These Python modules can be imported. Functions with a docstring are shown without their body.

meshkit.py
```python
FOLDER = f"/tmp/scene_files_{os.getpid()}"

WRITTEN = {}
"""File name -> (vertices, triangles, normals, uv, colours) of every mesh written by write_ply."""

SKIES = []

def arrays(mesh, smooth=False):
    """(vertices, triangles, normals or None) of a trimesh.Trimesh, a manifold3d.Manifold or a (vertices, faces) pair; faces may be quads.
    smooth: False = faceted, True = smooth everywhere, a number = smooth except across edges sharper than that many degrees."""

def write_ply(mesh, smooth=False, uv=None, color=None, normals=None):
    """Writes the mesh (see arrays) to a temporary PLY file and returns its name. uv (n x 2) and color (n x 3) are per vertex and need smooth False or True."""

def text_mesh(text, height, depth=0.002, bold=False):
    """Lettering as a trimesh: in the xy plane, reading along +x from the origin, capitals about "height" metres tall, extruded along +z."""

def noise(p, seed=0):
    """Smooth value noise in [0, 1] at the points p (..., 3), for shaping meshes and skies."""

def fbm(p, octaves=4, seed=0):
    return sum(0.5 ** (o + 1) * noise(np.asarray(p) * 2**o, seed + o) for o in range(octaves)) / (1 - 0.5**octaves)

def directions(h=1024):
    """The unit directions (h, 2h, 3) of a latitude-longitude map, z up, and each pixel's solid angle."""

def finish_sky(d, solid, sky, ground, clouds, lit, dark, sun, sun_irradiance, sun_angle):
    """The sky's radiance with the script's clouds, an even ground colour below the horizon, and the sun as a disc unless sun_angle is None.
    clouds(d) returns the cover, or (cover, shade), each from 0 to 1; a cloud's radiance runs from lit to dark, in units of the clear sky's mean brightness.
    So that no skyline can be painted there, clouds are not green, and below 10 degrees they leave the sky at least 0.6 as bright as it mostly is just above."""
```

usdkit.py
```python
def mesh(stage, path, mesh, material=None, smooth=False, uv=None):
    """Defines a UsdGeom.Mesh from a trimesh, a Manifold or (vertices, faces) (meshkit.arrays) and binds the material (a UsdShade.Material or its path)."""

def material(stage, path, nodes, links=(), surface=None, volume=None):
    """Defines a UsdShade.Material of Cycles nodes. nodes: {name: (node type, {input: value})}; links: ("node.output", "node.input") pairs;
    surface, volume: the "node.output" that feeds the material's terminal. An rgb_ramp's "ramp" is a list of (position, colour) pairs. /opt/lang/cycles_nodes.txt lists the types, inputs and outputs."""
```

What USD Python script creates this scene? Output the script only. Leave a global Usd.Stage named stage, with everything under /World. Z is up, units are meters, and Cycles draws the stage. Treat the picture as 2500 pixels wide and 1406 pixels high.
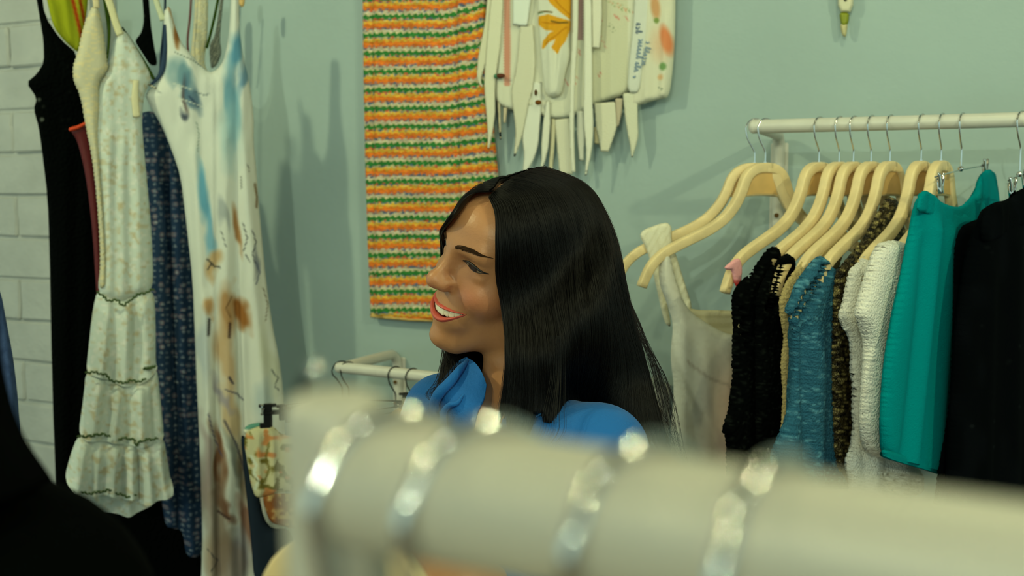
import math
import numpy as np
import trimesh
import shapely
import shapely.geometry as sg
import meshkit
import usdkit
from scipy.spatial import Delaunay
from pxr import Usd, UsdGeom, UsdLux, UsdShade, Gf, Sdf, Vt

stage = Usd.Stage.CreateInMemory()
UsdGeom.SetStageUpAxis(stage, "Z")
UsdGeom.SetStageMetersPerUnit(stage, 1.0)
UsdGeom.Xform.Define(stage, "/World")
UsdGeom.Scope.Define(stage, "/World/Looks")

# ------------------------------------------------------------------ camera, lamps, exposure
YAW, PITCH, FPX = math.radians(23.4), math.radians(5.36), 2500 * 35.0 / 36.0
CAM = np.array([0, 0, 1.5])
FWD = np.array([-math.sin(YAW) * math.cos(PITCH), math.cos(YAW) * math.cos(PITCH), -math.sin(PITCH)])
RGT = np.array([math.cos(YAW), math.sin(YAW), 0.0])
UPV = np.cross(RGT, FWD)
cam = UsdGeom.Camera.Define(stage, "/World/camera")
cam.CreateFocalLengthAttr(35.0)
cam.CreateHorizontalApertureAttr(36.0)
cam.CreateVerticalApertureAttr(36.0 * 1406 / 2500)
cam.CreateClippingRangeAttr(Gf.Vec2f(0.03, 100.0))
cam.CreateFStopAttr(5.6)
cam.CreateFocusDistanceAttr(1.27)
cam.CreateExposureAttr(0.16)
M4 = Gf.Matrix4d(*[*RGT, 0, *UPV, 0, *(-FWD), 0, *CAM, 1])
cam.AddTransformOp().Set(M4)


def lamp(name, pos, radius, power, color):
    l = UsdLux.SphereLight.Define(stage, "/World/" + name)
    l.CreateRadiusAttr(radius)
    l.CreateIntensityAttr(power / (4 * math.pi ** 2 * radius ** 2))
    l.CreateColorAttr(Gf.Vec3f(*color))
    l.AddTranslateOp().Set(Gf.Vec3d(*pos))
    return l


WARM, COOL = (0.96, 1.0, 0.55), (0.88, 1.0, 0.70)
lamp("ceiling_lamp", (1.45, 0.33, 2.57), 0.035, 48, WARM)
lamp("ceiling_lamp_001", (-2.0, 0.30, 2.75), 0.04, 50, WARM)
lamp("ceiling_lamp_002", (0.35, -0.55, 2.85), 0.022, 10, COOL)
lamp("ceiling_lamp_003", (-0.35, -1.8, 2.85), 0.025, 38, WARM)
lamp("ceiling_lamp_004", (0.25, -3.4, 2.7), 0.035, 125, COOL)
lamp("ceiling_lamp_005", (0.1, 1.0, 2.85), 0.022, 13, WARM)
dome = UsdLux.DomeLight.Define(stage, "/World/room_light")
dome.CreateIntensityAttr(0.24)
dome.CreateColorAttr(Gf.Vec3f(0.68, 1.0, 0.84))


# ------------------------------------------------------------------ helpers
def ray(px, py):
    px, py = np.asarray(px, float)[..., None], np.asarray(py, float)[..., None]
    return FWD + (px - 1250) / FPX * RGT - (py - 703) / FPX * UPV


def at(px, py, d):
    """The point that stands D metres in front of the lens along its axis."""
    return CAM + np.asarray(d, float)[..., None] * ray(px, py)


def on_y(px, py, y):
    r = ray(px, py)
    return CAM + y / r[..., 1:2] * r


def lin(c):
    c = np.asarray(c, float) / 255.0
    return np.where(c <= 0.04045, c / 12.92, ((c + 0.055) / 1.055) ** 2.4)


USED = {}


def path_for(name, parent):
    base = (parent or "/World") + "/" + name
    n = USED.get(base, 0)
    USED[base] = n + 1
    return base if n == 0 else f"{base}_{n:03d}"


BASE = {}


def tag(p, label=None, cat=None, group=None, kind=None):
    for k, v in (("label", label), ("category", cat), ("group", group), ("kind", kind)):
        if v:
            p.SetCustomDataByKey(k, v)
    return p


def thing(name, label, cat, base=(0, 0, 0), group=None, kind=None):
    p = path_for(name, None)
    x = UsdGeom.Xform.Define(stage, p)
    x.AddTranslateOp().Set(Gf.Vec3d(*map(float, base)))
    BASE[p] = np.asarray(base, float)
    tag(x.GetPrim(), label, cat, group, kind)
    return p


def obj(name, mesh, mat, parent=None, label=None, cat=None, group=None, kind=None, smooth=True, col=None):
    """One Mesh prim. Points are given in world coordinates; a part is stored relative to its thing's base."""
    v, f, n = meshkit.arrays(mesh, smooth) if not isinstance(smooth, str) else meshkit.arrays(mesh, False)
    top = "/".join(parent.split("/")[:3]) if parent else None
    v = v - BASE.get(top, np.zeros(3))
    p = path_for(name, parent)
    m = usdkit.mesh(stage, p, (v, f), mat)
    if n is not None:
        m.CreateNormalsAttr(Vt.Vec3fArray.FromNumpy(n.astype(np.float32)))
        m.SetNormalsInterpolation("vertex")
    if col is not None:
        UsdGeom.PrimvarsAPI(m).CreatePrimvar("col", Sdf.ValueTypeNames.Color3fArray, "vertex").Set(Vt.Vec3fArray.FromNumpy(np.asarray(col, np.float32)))
    tag(m.GetPrim(), label, cat, group, kind)
    return p


def cat_meshes(ms):
    return trimesh.util.concatenate([m if isinstance(m, trimesh.Trimesh) else trimesh.Trimesh(m[0], m[1], process=False) for m in ms])


def smooth_line(pts, n):
    """Catmull-Rom through the points, N samples by arc length."""
    p = np.asarray(pts, float)
    if len(p) < 3:
        t = np.linspace(0, 1, n)[:, None]
        return p[0] + (p[-1] - p[0]) * t
    q = np.vstack([2 * p[0] - p[1], p, 2 * p[-1] - p[-2]])
    out = []
    for i in range(1, len(q) - 2):
        t = np.linspace(0, 1, 16, endpoint=False)[:, None]
        a, b, c, d = q[i - 1], q[i], q[i + 1], q[i + 2]
        out.append(0.5 * (2 * b + (c - a) * t + (2 * a - 5 * b + 4 * c - d) * t ** 2 + (3 * b - a - 3 * c + d) * t ** 3))
    out = np.vstack(out + [p[-1:]])
    s = np.r_[0, np.cumsum(np.linalg.norm(np.diff(out, axis=0), axis=1))]
    u = np.linspace(0, s[-1], n)
    return np.stack([np.interp(u, s, out[:, k]) for k in range(out.shape[1])], 1)


def sweep(pts, radius, sides=10, n=None, flat=None, up=None, cap=True):
    """A tube along the points; radius a number or one per point; flat=(a, b) makes the section an a x b superellipse across UP."""
    P = smooth_line(pts, n) if n else np.asarray(pts, float)
    m = len(P)
    r = np.interp(np.linspace(0, 1, m), np.linspace(0, 1, len(np.atleast_1d(radius))), np.atleast_1d(radius))
    T = np.gradient(P, axis=0)
    T /= np.maximum(np.linalg.norm(T, axis=1, keepdims=True), 1e-12)
    N = np.zeros_like(P)
    ref = np.asarray(up, float) if up is not None else (np.array([0, 0, 1.0]) if abs(T[0, 2]) < 0.9 else np.array([1.0, 0, 0]))
    for i in range(m):
        v = ref - T[i] * (ref @ T[i])
        N[i] = v / max(np.linalg.norm(v), 1e-9)
        if up is None:
            ref = N[i]
    B = np.cross(T, N)
    th = np.linspace(0, 2 * np.pi, sides, endpoint=False)
    c, s = np.cos(th), np.sin(th)
    if flat:
        e = 0.45
        c, s = np.sign(c) * np.abs(c) ** e * flat[0], np.sign(s) * np.abs(s) ** e * flat[1]
    V = P[:, None] + r[:, None, None] * (c[None, :, None] * N[:, None] + s[None, :, None] * B[:, None])
    V = V.reshape(-1, 3)
    i, j = np.meshgrid(np.arange(m - 1), np.arange(sides), indexing="ij")
    a, b = i * sides + j, i * sides + (j + 1) % sides
    q = np.stack([a, b, b + sides, a + sides], -1).reshape(-1, 4)
    f = np.vstack([q[:, [0, 1, 2]], q[:, [0, 2, 3]]])
    if cap:
        k = len(V)
        V = np.vstack([V, P[0], P[-1]])
        jj = np.arange(sides)
        f = np.vstack([f, np.stack([np.full(sides, k), (jj + 1) % sides, jj], 1), np.stack([np.full(sides, k + 1), (m - 1) * sides + jj, (m - 1) * sides + (jj + 1) % sides], 1)])
    return trimesh.Trimesh(V, f[:, ::-1], process=False) if up is not None and False else trimesh.Trimesh(V, f, process=False)


def box(c, size, R=None, bevel=0.0):
    m = trimesh.creation.box(size)
    if bevel:
        s = np.asarray(size) / 2
        v = []
        for sx in (-1, 1):
            for sy in (-1, 1):
                for sz in (-1, 1):
                    for k in range(3):
                        q = s - bevel
                        q = q.copy()
                        q[k] = s[k]
                        v.append(q * (sx, sy, sz))
        m = trimesh.convex.convex_hull(np.array(v))
    if R is not None:
        m.vertices = m.vertices @ np.asarray(R).T
    m.apply_translation(c)
    return m


class Plane:
    """A vertical sheet through O; n is its horizontal normal on the camera's side."""

    def __init__(s, O, n):
        s.O, s.n = np.asarray(O, float), np.asarray(n, float) / np.linalg.norm(n)

    def at(s, px, py):
        r = ray(px, py)
        t = ((s.O - CAM) @ s.n) / (r @ s.n)
        return CAM + t[..., None] * r


def rail_plane(px, py, y, phi):
    """The sheet of a garment on a hanger that hangs on the rail at pixel (px, py) and is turned by phi degrees."""
    p = math.radians(phi)
    return Plane(on_y(px, py, y), (math.cos(p), -math.sin(p), 0))


def facing(px, d, turn=0.0):
    r = ray(px, 475.0)
    a = math.radians(turn)
    n = np.array([-r[0], -r[1], 0])
    n = np.array([n[0] * math.cos(a) - n[1] * math.sin(a), n[0] * math.sin(a) + n[1] * math.cos(a), 0])
    return Plane(at(px, 475.0, d), n)


def nz(px, py, sx, sy, seed=0):
    return meshkit.noise(np.stack([px / sx, py / sy, np.zeros_like(px)], -1), seed)


def dense(poly, h):
    out = []
    for a, b in zip(poly, np.roll(poly, -1, 0)):
        k = max(1, int(np.ceil(np.linalg.norm(b - a) / h)))
        out.append(a + (b - a) * np.linspace(0, 1, k, endpoint=False)[:, None])
    return np.vstack(out)


def round_poly(poly, it=2):
    """Softens the corners of an outline (Chaikin)."""
    p = np.asarray(poly, float)
    for _ in range(it):
        q = np.roll(p, -1, 0)
        p = np.stack([0.8 * p + 0.2 * q, 0.2 * p + 0.8 * q], 1).reshape(-1, 2)
    return p


def cloth(poly, plane, depth=0.012, R=30, h=6, fold=None, back=0.7, color=None, rnd=2, ragged=0.0, holes=(), seed=1, open_below=None):
    """A garment piece: the outline (on its sheet, named by where it is seen) filled out to a body with front, back and rounded edges. Returns mesh, colours."""
    P = dense(round_poly(poly, rnd) if rnd else np.asarray(poly, float), h)
    if ragged:
        k = np.arange(len(P))
        P = P + ragged * np.stack([np.sin(k * 2.4 + seed), np.cos(k * 1.9 + seed * 2)], 1)
    S = sg.Polygon(P).buffer(0)
    rings = [P]
    for hp in holes:
        hp = dense(np.asarray(hp, float), h * 0.6)
        S = S.difference(sg.Polygon(hp))
        rings.append(hp)
    if S.geom_type == "MultiPolygon":
        S = max(S.geoms, key=lambda g: g.area)
    x0, y0, x1, y1 = S.bounds
    gx, gy = np.meshgrid(np.arange(x0, x1, h), np.arange(y0, y1, h * 0.87))
    gx = gx + (np.arange(gx.shape[0])[:, None] % 2) * h / 2
    G = np.stack([gx.ravel(), gy.ravel()], 1)
    pts = shapely.points(G)
    shapely.prepare(S)
    G = G[shapely.contains(S, pts)]
    bl = S.boundary
    hole_lines = shapely.union_all([sg.LinearRing(r) for r in rings[1:]]) if len(rings) > 1 else None
    outer = sg.LinearRing(P)
    G = G[shapely.distance(shapely.points(G), bl) > h * 0.45]
    B = np.vstack(rings)
    Q = np.vstack([B, G])
    tri = Delaunay(Q).simplices
    cen = Q[tri].mean(1)
    tri = tri[shapely.contains(S, shapely.points(cen))]
    a, b, c = Q[tri[:, 0]], Q[tri[:, 1]], Q[tri[:, 2]]
    cr = (b[:, 0] - a[:, 0]) * (c[:, 1] - a[:, 1]) - (b[:, 1] - a[:, 1]) * (c[:, 0] - a[:, 0])
    tri[cr > 0] = tri[cr > 0][:, ::-1]   # seen counter-clockwise from the camera's side
    tri = tri[np.abs(cr) > 1e-9]
    free = np.zeros(len(Q), bool)
    if open_below is not None:          # the hem stays open, like a sleeve or a skirt
        lo_e = P[:, 1] > open_below
        segs = [sg.LineString([P[i], P[(i + 1) % len(P)]]) for i in range(len(P)) if not (lo_e[i] and lo_e[(i + 1) % len(P)])]
        outer = shapely.union_all(segs)
        free[:len(P)] = lo_e
    dist = shapely.distance(shapely.points(Q), outer)
    if hole_lines is not None:
        dh = shapely.distance(shapely.points(Q), hole_lines)
    dist[:len(P)][~free[:len(P)]] = 0
    e = np.clip(dist / R, 0, 1)
    off = depth * np.sqrt(np.clip(1 - (1 - e) ** 2, 0, 1))
    if hole_lines is not None:
        off = off * np.sqrt(np.clip(dh / 4.0, 0.02, 1))
    W = plane.at(Q[:, 0], Q[:, 1])
    fo = np.zeros(len(Q)) if fold is None else fold(Q[:, 0], Q[:, 1]) * (0.25 + 0.75 * np.clip(e * 2, 0, 1))
    front = W + plane.n * (off + fo)[:, None]
    backv = W + plane.n * (fo - back * off - 0.0008)[:, None]
    nb, n = len(B), len(Q)
    weld = np.zeros(n, bool)
    weld[:nb] = ~free[:nb]
    V = np.vstack([front, backv[~weld]])
    mp = np.arange(n)
    mp[~weld] = n + np.arange((~weld).sum())
    F_ = np.vstack([tri, mp[tri][:, ::-1]])
    m = trimesh.Trimesh(V, F_, process=False)
    C_ = None
    if color is not None:
        c1 = lin(np.clip(color(Q[:, 0], Q[:, 1]), 0, 255))
        C_ = np.vstack([c1, c1[~weld]])
    return m, C_


def folds(*lines, soft=0.0):
    """Folds that hang down: each (x at y0, y0, x at y1, y1, half width, height)."""
    def fn(px, py):
        o = np.zeros_like(px)
        for xa, ya, xb, yb, w, hgt in lines:
            t = np.clip((py - ya) / (yb - ya), 0, 1)
            o = o + hgt * np.exp(-((px - (xa + (xb - xa) * t)) / w) ** 2) * np.clip((py - ya) / 60 + 0.3, 0.3, 1)
        if soft:
            o = o + soft * (nz(px, py, 38, 160, 3) - 0.5) + 0.5 * soft * (nz(px, py, 16, 70, 5) - 0.5)
        return o
    return fn


def mixc(c, m, c2):
    return c + (np.asarray(c2, float) - c) * np.clip(m, 0, 1)[:, None]


def blob(px, py, cx, cy, rx, ry, ang=0.0, soft=0.35):
    a = math.radians(ang)
    dx, dy = px - cx, py - cy
    u, v = (dx * math.cos(a) + dy * math.sin(a)) / rx, (-dx * math.sin(a) + dy * math.cos(a)) / ry
    r = np.sqrt(u * u + v * v)
    return np.clip((1 - r) / soft, 0, 1)


def stroke(px, py, pts, w):
    """1 on a hand-drawn line of half width W."""
    d = shapely.distance(shapely.points(np.stack([px, py], 1)), sg.LineString(pts))
    return np.clip(1.4 * (1 - d / w), 0, 1)


def flat_color(c):
    return lambda px, py: np.tile(np.asarray(c, float), (len(px), 1))


# signed distances and the surface through zero
def smin(a, b, k):
    h = np.clip(0.5 + 0.5 * (b - a) / k, 0, 1)
    return b + (a - b) * h - k * h * (1 - h)


def smax(a, b, k):
    return -smin(-a, -b, k)


def ell(p, c, r, R=None):
    q = p - np.asarray(c, float)
    if R is not None:
        q = q @ np.asarray(R)
    r = np.asarray(r, float)
    k0 = np.linalg.norm(q / r, axis=-1)
    k1 = np.linalg.norm(q / r ** 2, axis=-1)
    return k0 * (k0 - 1) / np.maximum(k1, 1e-9)


def caps(p, a, b, ra, rb=None):
    a, b = np.asarray(a, float), np.asarray(b, float)
    rb = ra if rb is None else rb
    ab = b - a
    t = np.clip(((p - a) @ ab) / (ab @ ab), 0, 1)
    return np.linalg.norm(p - (a + t[..., None] * ab), axis=-1) - (ra + (rb - ra) * t)


def nets(fn, lo, hi, h):
    """Surface nets of fn = 0 over a box."""
    lo, hi = np.asarray(lo, float), np.asarray(hi, float)
    n = np.ceil((hi - lo) / h).astype(int) + 1
    ax = [lo[k] + h * np.arange(n[k]) for k in range(3)]
    val = np.empty(n, np.float32)
    for i in range(0, n[0], 16):
        X = np.stack(np.meshgrid(ax[0][i:i + 16], ax[1], ax[2], indexing="ij"), -1)
        val[i:i + 16] = fn(X.reshape(-1, 3)).reshape(X.shape[:3])
    s = val < 0
    acc = np.zeros((*(n - 1), 3), np.float32)
    cnt = np.zeros(n - 1, np.float32)
    for axis in range(3):
        o = [k for k in range(3) if k != axis]
        for d0 in (0, 1):
            for d1 in (0, 1):
                sl0, sl1 = [None] * 3, [None] * 3
                sl0[axis], sl1[axis] = slice(0, n[axis] - 1), slice(1, n[axis])
                for k, dd in zip(o, (d0, d1)):
                    sl0[k] = sl1[k] = slice(dd, n[k] - 1 + dd)
                va, vb = val[tuple(sl0)], val[tuple(sl1)]
                cross = (va < 0) != (vb < 0)
                t = np.where(cross, va / np.where(cross, va - vb, 1), 0)
                pos = [np.zeros_like(t)] * 3
                pos[axis] = t
                pos[o[0]], pos[o[1]] = np.full_like(t, d0), np.full_like(t, d1)
                acc += np.where(cross[..., None], np.stack(pos, -1), 0)
                cnt += cross
    act = cnt > 0
    idx = np.full(n - 1, -1, np.int64)
    idx[act] = np.arange(act.sum())
    cells = np.stack(np.nonzero(act), 1)
    V = lo + h * (cells + acc[act] / cnt[act][:, None])
    faces = []
    for axis in range(3):
        o = [(axis + 1) % 3, (axis + 2) % 3]
        sl0, sl1 = [slice(None)] * 3, [slice(None)] * 3
        sl0[axis], sl1[axis] = slice(0, n[axis] - 1), slice(1, n[axis])
        a, b = s[tuple(sl0)], s[tuple(sl1)]
        g = np.stack(np.nonzero(a != b), 1)
        g = g[(g[:, o[0]] > 0) & (g[:, o[1]] > 0) & (g[:, o[0]] < n[o[0]] - 1) & (g[:, o[1]] < n[o[1]] - 1)]
        inside = a[tuple(g.T)]
        e0, e1 = np.zeros(3, int), np.zeros(3, int)
        e0[o[0]], e1[o[1]] = 1, 1
        q = np.stack([idx[tuple((g - e0 - e1).T)], idx[tuple((g - e1).T)], idx[tuple(g.T)], idx[tuple((g - e0).T)]], 1)
        q[~inside] = q[~inside][:, ::-1]
        faces.append(q)
    q = np.vstack(faces)
    return trimesh.Trimesh(V, np.vstack([q[:, [0, 1, 2]], q[:, [0, 2, 3]]]), process=False)


# ------------------------------------------------------------------ materials
def L(n):
    return "/World/Looks/" + n


def plain(name, rgb, rough=0.8, metallic=0.0, spec=0.5, bump=None, sheen=0.0, var=0.0, vscale=30.0, trans=0.0):
    """rgb None: the colour comes from the mesh. bump = (kind, scale, distance)."""
    nodes, links = {"p": ("principled_bsdf", {"roughness": rough, "metallic": metallic, "specular_ior_level": spec})}, []
    if sheen:
        nodes["p"][1].update({"sheen_weight": sheen, "sheen_roughness": 0.5})
    src = None
    if rgb is None:
        nodes["a"] = ("attribute", {"attribute": "col"})
        src = "a.color"
    elif not var:
        nodes["p"][1]["base_color"] = tuple(lin(rgb))
    nodes["tc"] = ("texture_coordinate", {})
    if var:
        nodes["vn"] = ("noise_texture", {"scale": vscale, "detail": 4.0})
        links.append(("tc.object", "vn.vector"))
        if src is None:
            c = np.asarray(rgb, float)
            nodes["vr"] = ("rgb_ramp", {"ramp": [(0.3, tuple(lin(np.clip(c * (1 - var), 0, 255)))), (0.7, tuple(lin(np.clip(c * (1 + var), 0, 255))))]})
            links.append(("vn.fac", "vr.fac"))
            src = "vr.color"
    if src:
        links.append((src, "p.base_color"))
    if bump:
        kind, sc, dist = bump
        if kind == "noise":
            nodes["bn"] = ("noise_texture", {"scale": sc, "detail": 3.0})
            links += [("tc.object", "bn.vector"), ("bn.fac", "b.height")]
        elif kind == "wave":
            nodes["bn"] = ("wave_texture", {"scale": sc, "distortion": 1.5, "bands_direction": "z"})
            links += [("tc.object", "bn.vector"), ("bn.fac", "b.height")]
        elif kind == "cells":
            nodes["bn"] = ("voronoi_texture", {"scale": sc})
            links += [("tc.object", "bn.vector"), ("bn.distance", "b.height")]
        nodes["b"] = ("bump", {"strength": 1.0, "distance": dist})
        links.append(("b.normal", "p.normal"))
    surf = "p.BSDF"
    if trans:
        nodes["tr"] = ("translucent_bsdf", {"color": tuple(lin(rgb)) if rgb is not None else (0.8, 0.8, 0.8)})
        nodes["mx"] = ("mix_closure", {"fac": trans})
        if src:
            links.append((src, "tr.color"))
        links += [("p.BSDF", "mx.closure1"), ("tr.BSDF", "mx.closure2")]
        surf = "mx.closure"
    return usdkit.material(stage, L(name), nodes, links, surface=surf)


M = {}
M["wall"] = plain("wall_paint", (158, 178, 179), 0.75, bump=("noise", 60.0, 0.0008), var=0.03, vscale=2.2)
M["brick"] = plain("white_brick_paint", (176, 180, 178), 0.6, bump=("noise", 45.0, 0.003), var=0.04, vscale=9.0)
M["floor"] = plain("floor_board", (120, 100, 78), 0.5, var=0.1, vscale=4.0)
M["ceiling"] = plain("ceiling_paint", (112, 110, 104), 0.9)
M["white_metal"] = plain("white_enamel", (204, 202, 194), 0.38, bump=("noise", 25.0, 0.0004), var=0.02, vscale=20)
M["rack_metal"] = plain("rack_enamel", (176, 172, 160), 0.4, bump=("noise", 25.0, 0.0004))
M["chrome"] = plain("chrome", (215, 215, 215), 0.05, metallic=1.0)
M["dark_metal"] = plain("dark_metal", (62, 62, 60), 0.3, metallic=1.0)
M["wood"] = plain("beech", (230, 206, 156), 0.42, bump=("noise", 80.0, 0.0003), var=0.05, vscale=35)
M["wood_plate"] = plain("beech_plate", (212, 172, 108), 0.45, var=0.06, vscale=30)
M["black_plastic"] = plain("black_plastic", (6, 7, 7), 0.4, spec=0.3)
M["cloth"] = plain("woven_cloth", None, 0.95, spec=0.03, bump=("noise", 420.0, 0.0012))
M["thin"] = plain("thin_cloth", None, 0.9, spec=0.2, bump=("noise", 260.0, 0.0008), trans=0.18)
M["knit"] = plain("knitted_yarn", None, 0.95, spec=0.15, bump=("cells", 300.0, 0.002))
M["lace"] = plain("lace", None, 0.95, spec=0.03, bump=("cells", 120.0, 0.004))
M["sequin"] = plain("sequins", None, 0.34, metallic=0.5, bump=("cells", 330.0, 0.003))
M["satin"] = plain("satin", None, 0.55, spec=0.4, bump=("noise", 300.0, 0.0006))
M["thread"] = plain("green_thread", (62, 84, 44), 0.9)
M["screw"] = plain("brass_screw", (120, 88, 48), 0.4, metallic=0.8)

# ------------------------------------------------------------------ the room
RY, WY = 1.91, 2.17
rng = np.random.default_rng(7)
obj("wall_back", box((0.2, WY + 0.06, 1.4), (12, 0.12, 2.9)), M["wall"], label="pale blue-green painted back wall behind the clothes rails", kind="structure", smooth=False)
obj("floor", box((0.2, -1.2, -0.06), (12, 6.8, 0.1)), M["floor"], label="wooden shop floor", kind="structure", smooth=False)
obj("ceiling", box((0.2, -1.2, 2.96), (12, 6.8, 0.1)), M["ceiling"], label="pale shop ceiling", kind="structure", smooth=False)
BY = 2.06
wl = thing("wall_left", "white painted brick pier at the left edge behind the dresses", None, kind="structure")
bx1 = on_y(232, 475, BY)[0]
bx0 = bx1 - 1.0
obj("mortar", box(((bx0 + bx1) / 2, BY + 0.057, 1.42), (bx1 - bx0 - 0.012, 0.1, 2.84)), M["brick"], wl, smooth=False)
zline = on_y(50, 165, BY)[2]
course = 0.1195
for r_ in range(-12, 9):
    z0 = zline + r_ * course
    if z0 < 0.02 or z0 + course > 2.85:
        continue
    x = bx1
    first = 0.56 if r_ % 2 else 0.30
    while x > bx0 + 0.05:
        w = min(first if x == bx1 else 0.5, x - bx0)
        hx, hz, hy = w - 0.005, course - 0.005, 0.03
        m = box((0, 0, 0), (hx, hy, hz), bevel=0.006)
        m = m.subdivide().subdivide()
        v = m.vertices
        v += 0.0035 * (meshkit.noise((v + [x * 9, 0, z0 * 9]) * 28, 4) - 0.5)[:, None] * [1, 1.6, 1]
        v += [x - w / 2 + rng.normal(0, 0.001), BY + 0.013 + rng.normal(0, 0.0025), z0 + course / 2]
        obj("brick", m, M["brick"], wl, smooth=35)
        x -= w


# ------------------------------------------------------------------ wall rails
def wall_rail(label, x0, x1, z0, z1, drop, name="clothes_rail"):
    """White tube held off the wall by an arm at each end that turns down the wall; x0 and x1 are the tube's ends."""
    t = thing(name, label, "clothes rail", (x0, RY, z0))
    r = 0.0128
    obj("tube", sweep([(x0 - 0.004, RY, z0), (x1 + 0.004, RY, z1)], r, 20), M["white_metal"], t)
    for x, z in ((x0, z0), (x1, z1)):
        s = 1 if x == x0 else -1
        P = [(x + s * 0.0, RY, z), (x + s * 0.004, RY + 0.03, z), (x + s * 0.006, WY - 0.06, z - 0.002), (x + s * 0.006, WY - 0.034, z - 0.006), (x + s * 0.006, WY - 0.018, z - 0.02), (x + s * 0.006, WY - 0.013, z - 0.045), (x + s * 0.006, WY - 0.011, z - drop)]
        a = obj("bracket", sweep(P, 0.0122, 18, n=40), M["white_metal"], t)
        pl = box((x + s * 0.006, WY - 0.0035, z - drop * 0.55), (0.036, 0.007, drop * 0.92), bevel=0.003)
        obj("wall_plate", pl, M["white_metal"], a, smooth=30)
        for dz in (0.075, drop - 0.03):
            if dz < drop:
                obj("screw", trimesh.creation.cylinder(0.0048, 0.006, sections=14, transform=trimesh.transformations.rotation_matrix(np.pi / 2, [1, 0, 0]) if True else None).apply_translation((x + s * 0.006, WY - 0.024, z - dz)), M["screw"], a, smooth=30)
        # rounded end of the tube, where it turns into the arm
        e = trimesh.creation.icosphere(3, r * 1.02)
        e.apply_scale((0.8, 1, 1))
        e.apply_translation((x - s * 0.004, RY, z))
        obj("end_cap", e, M["white_metal"], t)
    return t


UX0, UZ = float(on_y(1846, 308, RY)[0]), 1.6265
wall_rail("long white wall-mounted clothes rail at the right, holding wooden hangers", UX0, 0.62, UZ, 1.6265, 0.2)
LX0 = float(on_y(832, 898, RY)[0])
LX1 = float(on_y(1612, 925, WY - 0.02)[0]) + 0.006
wall_rail("low white wall-mounted clothes rail behind the woman, with dark clip hangers", LX0, LX1, 1.1065, 1.092, 0.16)
TX0, TX1, TZ = -2.25, float(on_y(592, 100, 1.9)[0]) + 0.04, 2.17
wall_rail("white clothes rail above the dresses at the left", TX0, TX1, TZ, TZ, 0.16)

# ------------------------------------------------------------------ hangers
HP = [(0, 0), (0.018, -0.0015), (0.034, -0.010), (0.044, -0.024), (0.052, -0.045), (0.066, -0.070), (0.088, -0.094), (0.118, -0.113), (0.152, -0.128), (0.188, -0.143), (0.218, -0.158), (0.240, -0.178), (0.254, -0.203), (0.259, -0.215)]


def hanger_frame(O, phi):
    p = math.radians(phi)
    e1 = np.array([-math.sin(p), -math.cos(p), 0])
    n = np.array([math.cos(p), -math.sin(p), 0])
    return np.asarray(O, float), e1, n


class Local:
    def __init__(s, O, e1, n):
        s.O, s.e1, s.n = O, e1, n

    def __call__(s, a, z, o=0.0):
        a, z, o = np.broadcast_arrays(np.asarray(a, float), np.asarray(z, float), np.asarray(o, float))
        return s.O + a[..., None] * s.e1 + z[..., None] * np.array([0, 0, 1.0]) + o[..., None] * s.n


ID = Local(np.zeros(3), np.array([1.0, 0, 0]), np.array([0, -1.0, 0]))
HOOK_TOP = 0.083       # from the wood up to where the hook sits on the rail


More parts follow.
